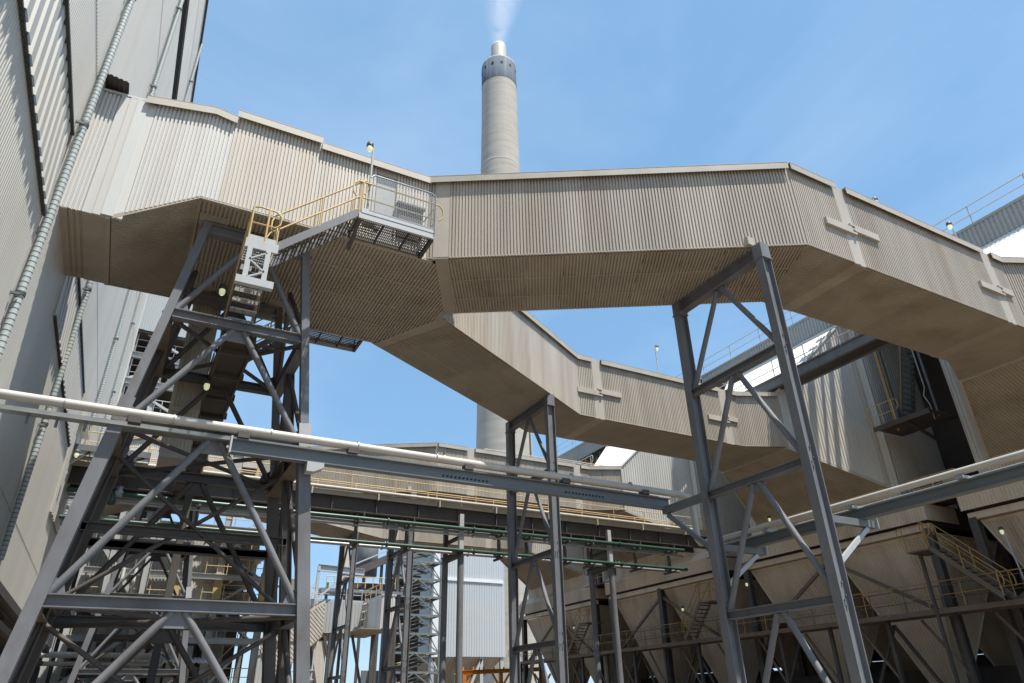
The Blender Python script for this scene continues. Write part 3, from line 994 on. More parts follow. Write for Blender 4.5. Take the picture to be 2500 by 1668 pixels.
# ------------------------------------------------------------------ long walkway bridge between the two boilers
yb0, yb1 = 31.0, 32.5
wb = thing('walkway_bridge', (13, 31.7, 8.1), 'long brown girder walkway with yellow rails, crossing behind the frames', 'walkway')
part('girder', MB().ibeam((XW, yb0 + .12, 8.36), (30, yb0 + .12, 8.36), .66, .26, .03, .02), 'darksteel', wb)
part('girder', MB().ibeam((XW, yb1 - .12, 8.36), (30, yb1 - .12, 8.36), .66, .26, .03, .02), 'darksteel', wb)
part('deck', MB().box(XW, 30, yb0 - .05, yb1 + .05, 8.70, 8.74), 'galv', wb)
part('kick_plate', MB().box(XW, 30, yb0 - .07, yb0 - .055, 8.68, 8.90), 'trim', wb)
rails(wb, [(XW + .6, yb1, 8.74), (29.6, yb1, 8.74)], 1.05, 'yellow', .025, 1.85)
rails(wb, [(XW + .6, yb0 - .02, 8.74), (29.6, yb0 - .02, 8.74)], 1.0, 'yellow', .022, 2.2)
for k in range(15):
    x = -1 + k * 2.1
    part('stiffener', MB().box(x - .02, x + .02, yb0 - .01, yb0 + .1, 8.06, 8.66), 'darksteel', wb)
cp = thing('cream_pipe', (13, 30.85, 8.98), 'cream lagged pipe along the front of the long walkway', 'pipe')
part('pipe', MB().tube([(XW, 30.84, 8.99), (29.8, 30.84, 8.99)], .085, 12), 'trim', cp)
for k in range(10):
    x = .2 + k * 3.1
    part('pipe_clip', MB().box(x - .03, x + .03, 30.76, 30.95, 8.62, 8.92), 'trim', cp)

TR = [(-.9, 'column pair hidden among the tower legs'), (5.1, 'dark column pair right of the front tower, below the long walkway'), (13.85, 'trestle of a square and a round column in front of the pale blue block'),
      (22.7, 'trestle of two round columns with banded sun patches, left of the foreground frame')]
for x, lab in TR[2:]:
    tr = thing('pipe_trestle', (x, 32, GROUND), lab, 'trestle', 'two-column trestles under the pipe rack')
    part('column', MB().tube([(x, 31.0, GROUND), (x, 31.0, 6.4)], .155, 18), 'steel', tr)
    part('upper_column', MB().box(x - .11, x + .11, 30.9, 31.1, 6.72, 8.44), 'lightsteel', tr)
    part('column', MB().tube([(x, 32.9, GROUND), (x, 32.9, 6.4)], .15, 18), 'steel', tr)
    part('upper_column', MB().box(x - .1, x + .1, 32.8, 33.0, 6.72, 8.2), 'darksteel', tr)
    part('cross_beam', MB().ibeam((x, 30.7, 6.55), (x, 33.3, 6.55), .3, .22), 'darksteel', tr)
    part('upper_beam', MB().ibeam((x, 31.0, 7.35), (x, 33.1, 7.35), .16, .14), 'darksteel', tr)
# hangers and pipes of the rack
HX = [1.9, 5.2, 8.65, 11.1, 16.0, 17.6, 19.9, 21.4, 24.5, 26.9]
ph = thing('pipe_hangers', (12, 31.3, 7.4), 'row of dark drop hangers holding the green pipes below the walkway', 'pipe hangers')
for x in HX:
    part('drop_post', MB().beam((x, 31.15, 6.5), (x, 31.15, 8.06), .14, .14), 'darksteel', ph)
    part('hanger_arm', MB().beam((x, 30.6, 7.55), (x, 31.7, 7.55), .1, .1), 'darksteel', ph)
    part('hanger_arm', MB().beam((x, 30.6, 6.48), (x, 31.7, 6.48), .1, .1), 'darksteel', ph)
    part('hanger_strut', MB().beam((x - .38, 31.1, 8.05), (x - .08, 31.1, 7.65), .05, .07), 'darksteel', ph)
    part('hanger_rod', MB().beam((x + .25, 30.85, 7.6), (x + .25, 30.85, 8.05), .05, .05), 'darksteel', ph)
for y, z, r, m, lab in ((30.8, 7.70, .10, 'green', 'upper dark green pipe below the long walkway'),
                        (31.4, 7.66, .07, 'greenlight', 'pale pipe beside the upper dark green pipe'),
                        (30.9, 7.40, .05, 'galv', 'thin bright pipe just under the upper green pipe'),
                        (30.75, 6.64, .085, 'green', 'lower dark green pipe at mid height of the rack'),
                        (31.0, 6.72, .06, 'greenlight', 'shiny pale pipe on top of the lower green pipe'),
                        (31.45, 6.64, .08, 'galv', 'galvanised pipe behind the lower green pipe')):
    q = thing('rack_pipe', (12, y, z), lab, 'pipe', 'pipes on the rack')
    part('pipe', MB().tube([(XW + .2, y, z), (27.8, y, z)], r, 12), m, q)
    for k in range(6):
        x = 1.2 + k * 4.4
        part('flange', MB().tube([(x, y, z), (x + .06, y, z)], r * 1.6, 12), m, q)
vb = thing('valve_group', (XW + 1.0, 30.9, 7.6), 'green valves and short pipe ends where the rack meets the wall', 'valves')
for k, (x, z) in enumerate(((-1.7, 7.75), (-1.3, 7.45), (-1.1, 7.8), (-2.0, 7.2))):
    part('valve_body', MB().lathe(x, 30.8, [(.02, z - .22), (.16, z - .18), (.17, z), (.10, z + .08), (.12, z + .2), (.02, z + .24)], 14), ('green', 'green', 'galv', 'band')[k], vb)

# ------------------------------------------------------------------ second walkway end on the wall
wpf = thing('wall_platform', (-2, 31.0, 9.3), 'small platform with a looped yellow rail on the wall beside the ribbed panel', 'platform')
part('floor_plate', MB().box(XW + .02, -.3, 29.9, 31.0, 9.18, 9.24), 'galv', wpf)
part('edge_channel', MB().box(XW + .02, -.3, 29.86, 29.9, 9.0, 9.24), 'steel', wpf)
part('knee_brace', MB().beam((-2.4, 29.95, 9.0), (XW, 29.95, 8.3), .08, .08), 'darksteel', wpf)
part('knee_brace', MB().beam((-.5, 29.95, 9.0), (-1.6, 29.95, 8.5), .08, .08), 'darksteel', wpf)
rails(wpf, [(-2.55, 29.9, 9.24), (-.4, 29.9, 9.24)], 1.1, 'yellow', .025, 1.0)

# ------------------------------------------------------------------ filter houses on the right
XF = 31.3
CEN = (10.86, 24.02, 37.36, 50.52)
FLAB = ('filter house nearest the right edge, its flared inlet cut by the picture edge',
        'filter house with the striped shadows on its flared inlet wall, right of the foreground frame',
        'filter house behind the trestles, its flare lit above the yellow railed walkway',
        'farthest filter house, its tan flare showing between the two far portal frames')


def filter_house(c, label):
    root = thing('filter_house', (XF, c, GROUND), label, 'filter house', 'row of filter houses with hoppers')
    n0, n1 = 2.24, 4.2
    zt = 18.15
    for s in (-1, 1):
        p = [(27.2, c + s * n0, 11), (XF, c + s * n1, 9.0), (XF, c + s * n1, zt), (27.2, c + s * n0, 13.85)]
        n = V(n1 - n0, -s * -4.1, 0)
        n = V(-(n1 - n0), s * 4.1, 0)
        part('flare_side', MB().corr(p, (0, 0, 1), n, .15, .035), 'filter', root)
        part('corner_trim', MB().beam((27.2, c + s * n0, 10.95), (27.2, c + s * n0, 13.9), .14, .14, (1, 0, 0)), 'trim', root)
        part('edge_trim', MB().beam((27.2, c + s * n0, 10.96), (XF, c + s * n1, 8.96), .10, .14), 'trim', root)
        part('verge_trim', MB().beam((27.2, c + s * (n0 + .02), 13.88), (XF, c + s * (n1 + .02), zt + .03), .16, .10), 'whiteroof', root)
        part('edge_trim', MB().box(XF - .12, XF + .06, min(c + s * n1, c + s * (n1 + .16)), max(c + s * n1, c + s * (n1 + .16)), 8.9, zt), 'trim', root)
    part('flare_soffit', MB().corr([(27.25, c - n0, 10.97), (27.25, c + n0, 10.97), (XF, c + n1, 8.97), (XF, c - n1, 8.97)], (4.05, 0, -2), (-2, 0, -4.05), .13, .032), 'soffit', root)
    part('flare_soffit_trim', MB().beam((27.22, c - n0, 10.94), (27.22, c + n0, 10.94), .16, .10), 'trim', root)
    part('flare_roof', MB().corr([(27.2, c - n0, 13.86), (27.2, c + n0, 13.86), (XF, c + n1, zt), (XF, c - n1, zt)], (4.1, 0, zt - 13.86), (-(zt - 13.86), 0, 4.1), .2, .03), 'whiteroof', root)
    for a, b in ((c - 4.75, c - n1 - .16), (c + n1 + .16, c + 4.75)):
        part('front_sheet', MB().corr([(XF, a, 7.9), (XF, b, 7.9), (XF, b, zt), (XF, a, zt)], (0, 0, 1), (-1, 0, 0), .15, .03), 'filter', root)
    part('front_sheet', MB().corr([(XF, c - n1 - .16, 7.9), (XF, c + n1 + .16, 7.9), (XF, c + n1 + .16, 8.96), (XF, c - n1 - .16, 8.96)], (0, 0, 1), (-1, 0, 0), .15, .03), 'hopper', root)
    part('upper_wall', MB().corr([(XF - .03, c - 6.6, zt), (XF - .03, c + 6.62, zt), (XF - .03, c + 6.62, 19.3), (XF - .03, c - 6.6, 19.3)], (0, 0, 1), (-1, 0, 0), .2, .04), 'greyclad', root)
    part('roof', MB().box(XF - .12, 47, c - 6.6, c + 6.62, 19.3, 19.42), 'greyclad', root)
    for s in (-1, 1):
        part('side_sheet', MB().corr([(XF, c + s * 4.75, 7.9), (47, c + s * 4.75, 7.9), (47, c + s * 4.75, 19.3), (XF, c + s * 4.75, 19.3)], (0, 0, 1), (0, s, 0), .2, .03), 'filter', root)
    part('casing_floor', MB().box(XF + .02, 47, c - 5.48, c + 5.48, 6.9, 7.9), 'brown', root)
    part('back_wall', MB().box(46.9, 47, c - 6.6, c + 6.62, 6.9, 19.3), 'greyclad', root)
    # skirt and ledge
    part('ledge', MB().prism([(XF - .05, c - 5.8, 8.25), (XF - .42, c - 5.8, 7.82), (XF - .42, c - 5.8, 7.74), (XF - .02, c - 5.8, 7.74)], (0, 11.6, 0)), 'hopper', root)
    part('skirt', MB().corr([(XF - .38, c - 5.8, 7.0), (XF - .38, c + 5.8, 7.0), (XF - .38, c + 5.8, 7.74), (XF - .38, c - 5.8, 7.74)], (0, 0, 1), (-1, 0, 0), .15, .03), 'hopper', root)
    part('skirt_end', MB().box(XF - .36, XF + 2, c - 5.82, c - 5.78, 7.0, 7.74), 'hopper', root)
    part('ring_beam', MB().box(XF - .2, XF + .1, c - 5.7, c + 5.7, 6.62, 6.9), 'hopper', root)
    # hoppers
    for row in range(2):
        for k, hy in enumerate((c - 2.78, c + 2.78)):
            hx = XF + 2.75 + row * 6.2
            h = 2.62
            b = .32
            zt_, zb_ = 6.6, -.2
            T = [V(hx - h, hy - h, zt_), V(hx + h, hy - h, zt_), V(hx + h, hy + h, zt_), V(hx - h, hy + h, zt_)]
            B = [V(hx - b, hy - b, zb_), V(hx + b, hy - b, zb_), V(hx + b, hy + b, zb_), V(hx - b, hy + b, zb_)]
            core = part('hopper', MB().prism([p + (V(hx, hy, p.z) - p) * .03 for p in B], (0, 0, -.5)), 'hopper', root)
            for i in range(4):
                j = (i + 1) % 4
                poly = [B[i], B[j], T[j], T[i]]
                mid = (T[i] + T[j]) / 2 - (B[i] + B[j]) / 2
                n = (B[j] - B[i]).cross(mid)
                ctr = (T[i] + T[j]) / 2 - V(hx, hy, zt_)
                if n.dot(ctr) < 0: n = -n
                if row == 0 and i in (3, 0):
                    part('hopper_sheet', MB().corr(poly, mid, n, .16, .03), 'hopper', core)
                else:
                    part('hopper_plate', MB().add(poly, [(0, 1, 2, 3)]), 'hopper', core)
                part('corner_angle', MB().beam(T[i], B[i], .09, .09), 'hopper', core)
            part('collar_plate', MB().box(hx - h - .02, hx + h + .02, hy - h - .02, hy + h + .02, 6.45, 6.6), 'hopper', core)
    # legs and bracing under the casing
    for x in (XF - .05, XF + 5.6, XF + 11.5):
        for y in (c - 5.55, c, c + 5.55):
            part('leg', MB().ibeam((x, y, GROUND), (x, y, 6.7), .36, .34, up=(1, 0, 0)), 'darksteel', root)
    x = XF - .06
    for a, b in ((c, c - 5.3), (c, c + 5.3)):
        part('brace', MB().beam((x, a, 6.2), (x, b, 3.1), .12, .16), 'dusty', root)
        part('brace', MB().beam((x, a * .5 + b * .5, 2.9), (x, b, GROUND + .2), .1, .14), 'darksteel', root)
        part('brace', MB().beam((x, a * .5 + b * .5, 2.9), (x, a, GROUND + .2), .1, .14), 'darksteel', root)
    return root


for c, lab in zip(CEN, FLAB):
    filter_house(c, lab)

# roof rails, a section for each house
for i, c in enumerate(CEN):
    rr = thing('roof_railing', (XF, c, 19.42), ('roof railing at the right edge against the sky', 'roof railing above the white sloping roof, seen through the foreground frame',
                                                'roof railing behind the far duct, seen right of the second frame', 'farthest roof railing, beside the chimney foot')[i], 'railing', 'railings along the filter house roofs')
    rails(rr, [(XF - .02, c - 6.3, 19.42), (XF - .02, c + 6.3, 19.42)], 1.0, 'lightsteel', .026, 2.4)
# walkways in front of the flares
for i, (y0, y1, lab) in enumerate(((11.5, 25.4, 'grey railed catwalk over the duct ends, in front of the white sloping roof'), (38.2, 51.9, 'farther grey railed catwalk over the far duct ends'))):
    cw = thing('catwalk', (27.5, (y0 + y1) / 2, 14.1), lab, 'walkway', 'catwalks across the duct ends')
    part('girder', MB().ibeam((27.05, y0, 14.32), (27.05, y1, 14.32), .5, .18, .03, .02), 'steel', cw)
    part('girder', MB().ibeam((28.0, y0, 14.32), (28.0, y1, 14.32), .5, .18, .03, .02), 'steel', cw)
    part('floor_plate', MB().box(27.0, 28.05, y0, y1, 14.60, 14.64), 'steel', cw)
    part('soffit_plate', MB().box(27.16, 27.9, y0, y1, 14.1, 14.13), 'brown', cw)
    rails(cw, [(27.0, y0, 14.5), (27.0, y1, 14.5)], 1.05, 'lightsteel', .024, 1.9)
rb = thing('shadow_pipe_bridge', (29.6, 16.8, 18.4), 'unseen pipes added above the catwalk to cast streaks on the second filter house', 'shadow caster')
for x, wd in ((28.05, .22), (28.6, .3), (29.15, .14), (29.6, .36), (30.15, .16), (30.6, .26)):  # unseen pipes, added for the shadow streaks they cast on the flare wall
    part('pipe', MB().tube([(x, 13.2, 18.6), (x, 20.4, 18.6)], wd / 2, 12), 'galv', rb)
for y in (13.6, 16.9, 20.0):
    part('cross_beam', MB().box(28.3, 31.25, y - .08, y + .08, 18.2, 18.36), 'steel', rb)
# yellow railing on the duct ends
for (x0, x1, y, z, col, lab) in ((20.8, 26.6, 12.0, 13.9, 'lightsteel', 'looped railing on the near duct end, at the upper right against the sky'),
                                 (21.9, 26.8, 24.8, 13.9, 'lightsteel', 'looped railing on the middle duct end, behind the right foreground column'),
                                 (19.0, 27.5, 38.5, 13.9, 'lightsteel', 'pale railing on the far duct, in front of the chimney'),
                                 (24.0, 28.5, 38.2, 13.9, 'yellow', 'yellow railing on the far duct end beside the white roof')):
    r_ = thing('duct_railing', ((x0 + x1) / 2, y, z), lab, 'railing', 'railings on top of the ducts')
    rails(r_, [(x0, y, z), (x1, y, z)], 1.05, col, .026, 1.3)

# stairs in the gaps between filter houses
for i, yg in enumerate((17.42, 43.95)):
    gs = thing('gap_stair', (31, yg, 9.5), ('rusty railed stair squeezed between the two nearest filter houses', 'stair in the dark gap between the two farthest filter houses')[i], 'stair')
    flight(gs, (31.9, yg + .95, 11.6), (31.9, yg - .5, 16.5), .95, 'galv', 'darksteel', 18, False)
    for s in (-.5, .5):
        part('hand_rail', MB().tube([(31.9 + s, yg + .7, 12.4), (31.9 + s, yg - .75, 17.3)], .025, 8), 'rusty' if s < 0 else 'steel', gs)
    part('rusty_post', MB().beam((31.35, yg + 1.1, 11.4), (31.35, yg + 1.1, 18.0), .10, .12), 'rusty', gs)
    part('side_post', MB().beam((31.35, yg + .9, 11.4), (31.35, yg + .9, 18.0), .07, .07), 'darksteel', gs)
    part('side_post', MB().beam((31.35, yg - .95, 11.4), (31.35, yg - .95, 18.0), .08, .08), 'steel', gs)
    part('floor_plate', MB().box(30.4, 32.6, yg - 1.1, yg + 1.75, 11.50, 11.56), 'darksteel', gs)
    part('edge_channel', MB().box(30.37, 30.4, yg - 1.1, yg + 1.75, 11.36, 11.6), 'darksteel', gs)
    part('support_beam', MB().beam((30.5, yg + .1, 11.4), (32.4, yg + .1, 10.8), .1, .14), 'darksteel', gs)
    rails(gs, [(30.4, yg + 1.75, 11.56), (30.4, yg + .5, 11.56)], 1.05, 'yellow', .022, .6)
    part('conduit', MB().tube([(31.0, yg - .9, 17.5), (31.0, yg - .9, 12.8), (30.9, yg - .8, 12.4), (30.9, yg - .95, 11.9), (31.0, yg - .9, 11.2)], .03, 6), 'galv', gs)
    gb = thing('gap_machine', (31.5, yg, 8), ('pale tank and fan in the dark gap below the rusty railed stair', 'pale tank in the dark gap between the farther filter houses')[i], 'machinery')
    part('tank', MB().tube([(31.3, yg - .55, 7.95), (31.3, yg - .55, 8.85)], .32, 16), 'greyclad', gb)
    part('fan_casing', MB().tube([(31.2, yg + .5, 8.3), (31.7, yg + .5, 8.3)], .42, 16), 'brown', gb)
    part('floor_plate', MB().box(30.9, 33, yg - 1.8, yg + 1.8, 7.85, 7.93), 'darksteel', gb)
    rails(gb, [(30.9, yg + 1.0, 7.93), (30.9, yg - .9, 7.93)], .9, 'yellow', .022, .9)
    part('gap_back', MB().box(35.5, 35.6, yg - 1.8, yg + 1.8, 7.9, 19.2), 'brown', gb)  # dark sheet closing the gap so it reads as deep shade

# hopper level walkway
hw = thing('hopper_walkway', (30.2, 30, 3.1), 'dusty railed walkway along the front of the hoppers', 'walkway')
part('floor_plate', MB().box(29.75, 30.85, 5, 56, 3.12, 3.17), 'darksteel', hw)
for x in (29.72, 30.86):
    part('edge_channel', MB().box(x - .03, x + .03, 5, 56, 3.0, 3.2), 'dusty', hw)
rails(hw, [(29.72, 5, 3.18), (29.72, 56, 3.18)], 1.05, 'rusty', .022, 1.5, toe=None)
rails(hw, [(30.86, 5, 3.18), (30.86, 56, 3.18)], 1.05, 'dusty', .022, 1.7)
for k in range(17):
    y = 5.5 + k * 3.1
    part('post', MB().beam((30.3, y, GROUND), (30.3, y, 3.1), .16, .16), 'darksteel', hw)
    part('post_brace', MB().beam((30.3, y, .6), (30.3, y + 1.5, 2.9), .08, .1), 'dusty', hw)
for (xa, ya, za, xb, yb, zb, lab) in ((29.4, 15.1, 3.2, 29.4, 17.35, 5.4, 'yellow railed stair beside the hoppers at the lower right edge'),
                                      (29.9, 33.6, 3.2, 29.9, 31.9, 5.05, 'steep ladder stair against the hoppers, left of the tall foreground frame'),
                                      (29.9, 46.6, 3.2, 29.9, 44.6, 5.15, 'ladder stair among the hoppers behind the round trestle columns')):
    s_ = thing('hopper_stair', (xa, ya, za), lab, 'stair', 'stairs from the hopper walkway')
    flight(s_, (xa, ya, za), (xb, yb, zb), .8, 'darksteel', 'dusty', None, True, 'rusty')
    d = 1 if yb > ya else -1
    part('floor_plate', MB().box(xa - .45, xa + .9, min(yb, yb + d * 1.0), max(yb, yb + d * 1.0), zb - .02, zb + .04), 'dusty', s_)
    rails(s_, [(xa - .42, yb + d * .05, zb + .04), (xa - .42, yb + d * 1.0, zb + .04)], 1.0, 'rusty', .022, .9)
    part('leg', MB().beam((xa + .3, yb + d * .9, GROUND), (xa + .3, yb + d * .9, zb), .12, .12), 'darksteel', s_)
# dark machinery floor behind the hoppers and a far lattice
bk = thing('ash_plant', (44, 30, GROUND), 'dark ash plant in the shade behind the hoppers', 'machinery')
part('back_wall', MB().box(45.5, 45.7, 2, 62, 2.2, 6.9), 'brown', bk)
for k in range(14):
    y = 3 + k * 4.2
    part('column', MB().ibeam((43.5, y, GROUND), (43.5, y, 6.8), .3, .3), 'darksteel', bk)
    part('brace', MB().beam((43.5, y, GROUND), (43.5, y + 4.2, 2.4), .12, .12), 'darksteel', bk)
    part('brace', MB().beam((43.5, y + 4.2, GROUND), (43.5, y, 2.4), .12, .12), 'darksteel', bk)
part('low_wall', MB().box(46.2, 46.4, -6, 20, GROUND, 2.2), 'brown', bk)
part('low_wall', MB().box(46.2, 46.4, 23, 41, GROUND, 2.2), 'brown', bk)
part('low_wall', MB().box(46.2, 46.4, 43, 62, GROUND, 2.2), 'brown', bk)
part('conveyor', MB().box(36, 37, 2, 58, .2, 1.2), 'darksteel', bk)
part('conveyor', MB().box(40.5, 41.3, 2, 58, .8, 1.8), 'darksteel', bk)

# ------------------------------------------------------------------ chimney
ch = thing('chimney', (150 * .4657, 150 * .8849, GROUND), 'tall round concrete chimney with a blue grey painted top and a pale flue', 'chimney')
cx, cy = 150 * .4657, 150 * .8849
prof = []
zz = GROUND
while zz < 168:
    R_ = 7.25 - .0145 * min(zz, 60) if zz < 60 else 6.38 - (zz - 60) * .0102
    prof.append((max(R_, 5.42), zz))
    zz += 2.5
prof.append((5.42, 169.4))
part('shaft', MB().lathe(cx, cy, prof, 72), 'concrete', ch)
part('painted_top', MB().lathe(cx, cy, [(5.47, 169.3), (5.47, 178.3), (5.25, 178.4), (4.6, 178.4), (.1, 178.4)], 72), 'capblue', ch)
part('flue', MB().lathe(cx, cy, [(2.45, 176), (2.45, 188.4), (2.25, 189.2), (2.0, 189.2), (1.9, 186), (.05, 186)], 40), 'flue', ch)
part('roof_rim', MB().lathe(cx, cy, [(5.3, 178.35), (5.35, 178.8), (5.2, 178.8), (5.15, 178.35)], 72), 'concrete', ch)
for k in range(12):
    a = math.radians(k * 30 + 12)
    c0 = V(cx + 5.49 * math.cos(a), cy + 5.49 * math.sin(a), 175.4)
    n = V(math.cos(a), math.sin(a), 0)
    part('opening', MB().beam(c0 - n * .4, c0 + n * .03, .75, 1.0), 'dark', ch)
for k in range(16):
    a = math.radians(k * 22.5)
    part('rim_post', MB().beam((cx + 5.3 * math.cos(a), cy + 5.3 * math.sin(a), 178.8), (cx + 5.3 * math.cos(a), cy + 5.3 * math.sin(a), 179.6), .08, .08), 'band', ch)
for zz in (70, 92, 114, 136):
    part('lift_ring', MB().lathe(cx, cy, [(6.38 - (zz - 60) * .0102 + .01, zz), (6.38 - (zz - 60) * .0102 + .05, zz + .2), (6.38 - (zz - 60) * .0102 + .05, zz + .5), (6.38 - (zz - 60) * .0102 + .01, zz + .7)], 72), 'concrete', ch)
a = math.radians(-55)
part('ladder', MB().beam((cx + 7.3 * math.cos(a), cy + 7.3 * math.sin(a), 0), (cx + 6.5 * math.cos(a), cy + 6.5 * math.sin(a), 60), .35, .2), 'band', ch)

# smoke
sm = bpy.data.materials.new('smoke')
sm.use_nodes = True
t = sm.node_tree
for n in list(t.nodes):
    t.nodes.remove(n)
o_ = t.nodes.new('ShaderNodeOutputMaterial')
pv = t.nodes.new('ShaderNodeVolumePrincipled')
pv.inputs['Color'].default_value = (.95, .95, .97, 1)
pv.inputs['Anisotropy'].default_value = .2
tcn = t.nodes.new('ShaderNodeTexCoord')
nz1 = t.nodes.new('ShaderNodeTexNoise')
nz1.inputs['Scale'].default_value = .16
nz1.inputs['Detail'].default_value = 4
nz1.inputs['Distortion'].default_value = .8
sep = t.nodes.new('ShaderNodeSeparateXYZ')
t.links.new(tcn.outputs['Object'], nz1.inputs['Vector'])
t.links.new(tcn.outputs['Object'], sep.inputs['Vector'])


def math_(op, a, b=None, c=None):
    n = t.nodes.new('ShaderNodeMath')
    n.operation = op
    for i, x in enumerate((a, b, c)):
        if x is None: continue
        if isinstance(x, (int, float)): n.inputs[i].default_value = x
        else: t.links.new(x, n.inputs[i])
    return n.outputs[0]


hz = sep.outputs['Z']
drift = math_('MULTIPLY', math_('POWER', math_('MAXIMUM', hz, 0), 1.6), .010)
dx = math_('SUBTRACT', sep.outputs['X'], drift)
r2 = math_('SQRT', math_('ADD', math_('MULTIPLY', dx, dx), math_('MULTIPLY', sep.outputs['Y'], sep.outputs['Y'])))
rad = math_('ADD', math_('MULTIPLY', hz, .22), 2.6)
fall = math_('MAXIMUM', math_('SUBTRACT', 1.0, math_('DIVIDE', r2, rad)), 0.0)
nzv = math_('MAXIMUM', math_('SUBTRACT', nz1.outputs['Fac'], .30), 0)
dens = math_('MULTIPLY', math_('MULTIPLY', math_('POWER', fall, 1.8), nzv), math_('DIVIDE', 2.0, math_('ADD', 2.0, math_('MULTIPLY', hz, .16))))
t.links.new(dens, pv.inputs['Density'])
t.links.new(pv.outputs['Volume'], o_.inputs['Volume'])
mb = MB()
ring = []
for z, r in ((0, 2.8), (15, 6.2), (35, 11), (60, 17), (90, 25)):
    ring.append((z, r, .010 * z ** 1.6))
vs = []
for z, r, ox in ring:
    vs += [(ox + r * math.cos(k * math.pi / 12), r * math.sin(k * math.pi / 12), z) for k in range(24)]
fs = [tuple(range(24))[::-1], tuple(range(96, 120))]
for i in range(4):
    for k in range(24):
        fs.append((i * 24 + k, i * 24 + (k + 1) % 24, (i + 1) * 24 + (k + 1) % 24, (i + 1) * 24 + k))
mb.add(vs, fs)
so = bpy.data.objects.new('smoke', mb.mesh('smoke'))
so.data.materials.append(sm)
so.location = (cx, cy, 188)
so['kind'] = 'stuff'
so['label'] = 'thin white smoke rising from the chimney flue'
COL.objects.link(so)


# ------------------------------------------------------------------ lamps
def lamp(p, foot, label, face=(0, -1, 0), m='lightsteel'):
    p = V(*p)
    root = thing('yard_lamp', tuple(p), label, 'lamp', 'caged work lamps')
    if foot is not None:
        part('pole', MB().tube([V(*foot), p + V(0, 0, .05)], .03, 8), m, root)
    f = V(*face) * .10
    part('housing', MB().lathe(p.x + f.x, p.y + f.y, [(.02, p.z + .12), (.09, p.z + .10), (.10, p.z + .01), (.09, p.z - .02)], 14), 'lamphead', root)
    part('glass', MB().lathe(p.x + f.x, p.y + f.y, [(.07, p.z - .02), (.075, p.z - .09), (.06, p.z - .16), (.02, p.z - .19)], 14), 'lampglass', root)
    part('bracket', MB().beam(p, p + f, .05, .05), 'lamphead', root)
    return root


lamp((3.42, 13.9, 13.5), (3.42, 13.9, 11.1), 'lamp on the pole at the corner of the screened platform, above the trunk', (-1, 0, 0))
lamp((20.42, 10.5, 15.55), (20.42, 10.5, 13.8), 'lamp standing on the near duct just past its first joint', (1, 0, 0))
lamp((24.0, 10.0, 15.3), (24.2, 10.0, 13.85), 'lamp leaning on a thin pole near the right end of the near duct', (-1, 0, 0))
lamp((21.03, 23.4, 15.9), (21.03, 23.4, 13.85), 'lamp on a tall thin pole above the middle duct', (1, 0, 0))
lamp((.55, 16.5, 9.55), None, 'bright lamp in the shade under the trunk, left of the white laced hanger', (0, -1, 0))
lamp((.74, 18.6, 7.8), None, 'small lamp on the dark cable tray beside the link walkway', (0, -1, 0))
lamp((XW + .25, 28.9, 8.6), None, 'lamp on the wall at the far end of the second ribbed louvre', (1, 0, 0))
lamp((XF - .35, 29.4, 5.9), None, 'lamp at the top of the hopper brace behind the tall foreground column', (-1, 0, 0))
lamp((XF - .35, 35.0, 5.2), None, 'lamp on the hopper brace in the middle of the dark row', (-1, 0, 0))
lamp((XF - .35, 47.6, 5.3), None, 'lamp on the far hopper brace beside the second frame', (-1, 0, 0))
lamp((XF - .6, 15.2, 5.9), (XF - .6, 15.0, 3.2), 'lamp on a slanting pole beside the hopper at the right edge', (-1, 0, 0))
lamp((28.6, 35.6, 12.2), None, 'lamp on the lit flare wall above the bridge walkway', (-1, 0, 0))
lamp((30.6, 26.6, 8.9), None, 'lamp low on the filter wall behind the foreground column', (-1, 0, 0))
lamp((14.9, 36.0, 13.2), None, 'small lamp under the roof edge of the far duct', (0, -1, 0))

# ------------------------------------------------------------------ second boiler house and its open frame
part('ribbed_panel', MB().corr([(XW + .03, 28.9, 6.4), (XW + .03, 33.0, 6.4), (XW + .03, 33.0, 10.9), (XW + .03, 28.9, 10.9)], (0, 0, 1), (1, 0, 0), .36, .08), 'wall', bh)
part('panel_hood', MB().box(XW, XW + .35, 29.2, 31.6, 10.0, 10.08), 'wall', bh)

b2 = thing('boiler_structure', (0, 52, GROUND), 'open light grey steel boiler structure with floors, rails and braces beyond the long wall', 'building')
part('upper_cladding', MB().corr([(-3.6, 49.0, 23.9), (.9, 49.0, 23.9), (.9, 49.0, 34), (-3.6, 49.0, 34)], (0, 0, 1), (0, -1, 0), .15, .03), 'paleblue', b2)
part('upper_side', MB().box(.86, .9, 49.02, 60, 23.9, 34), 'paleblue', b2)
part('upper_floor', MB().box(-3.6, .9, 49.05, 60, 23.7, 23.9), 'brown', b2)
part('back_wall', MB().box(-8, 1.0, 58, 58.2, GROUND, 23.7), 'brown', b2)
part('boiler_body', MB().box(-2.6, .6, 53, 57.5, 8, 23), 'darksteel', b2)
for x in (-3.2, -1.2, .8):
    part('column', MB().ibeam((x, 49.4, GROUND), (x, 49.4, 23.8), .4, .36, up=(1, 0, 0)), 'lightsteel', b2)
for i, z in enumerate((13.0, 15.4, 17.7, 20.0, 22.0)):
    part('floor_beam', MB().ibeam((-3.4, 49.3, z), (.9, 49.3, z), .42, .3), 'lightsteel', b2)
    part('floor_plate', MB().box(-3.4, .9, 49.5, 53, z + .2, z + .25), 'brown', b2)
    rails(b2, [(-3.3, 49.45, z + .25), (.8, 49.45, z + .25)], 1.05, 'lightsteel', .03, 1.3, ends=False)
    s = 1 if i % 2 else -1
    part('brace', MB().beam((-1.2 - s * 1.9, 49.35, z + .2), (-1.2 + s * 1.9, 49.35, z + 2.1), .16, .16), 'lightsteel', b2)
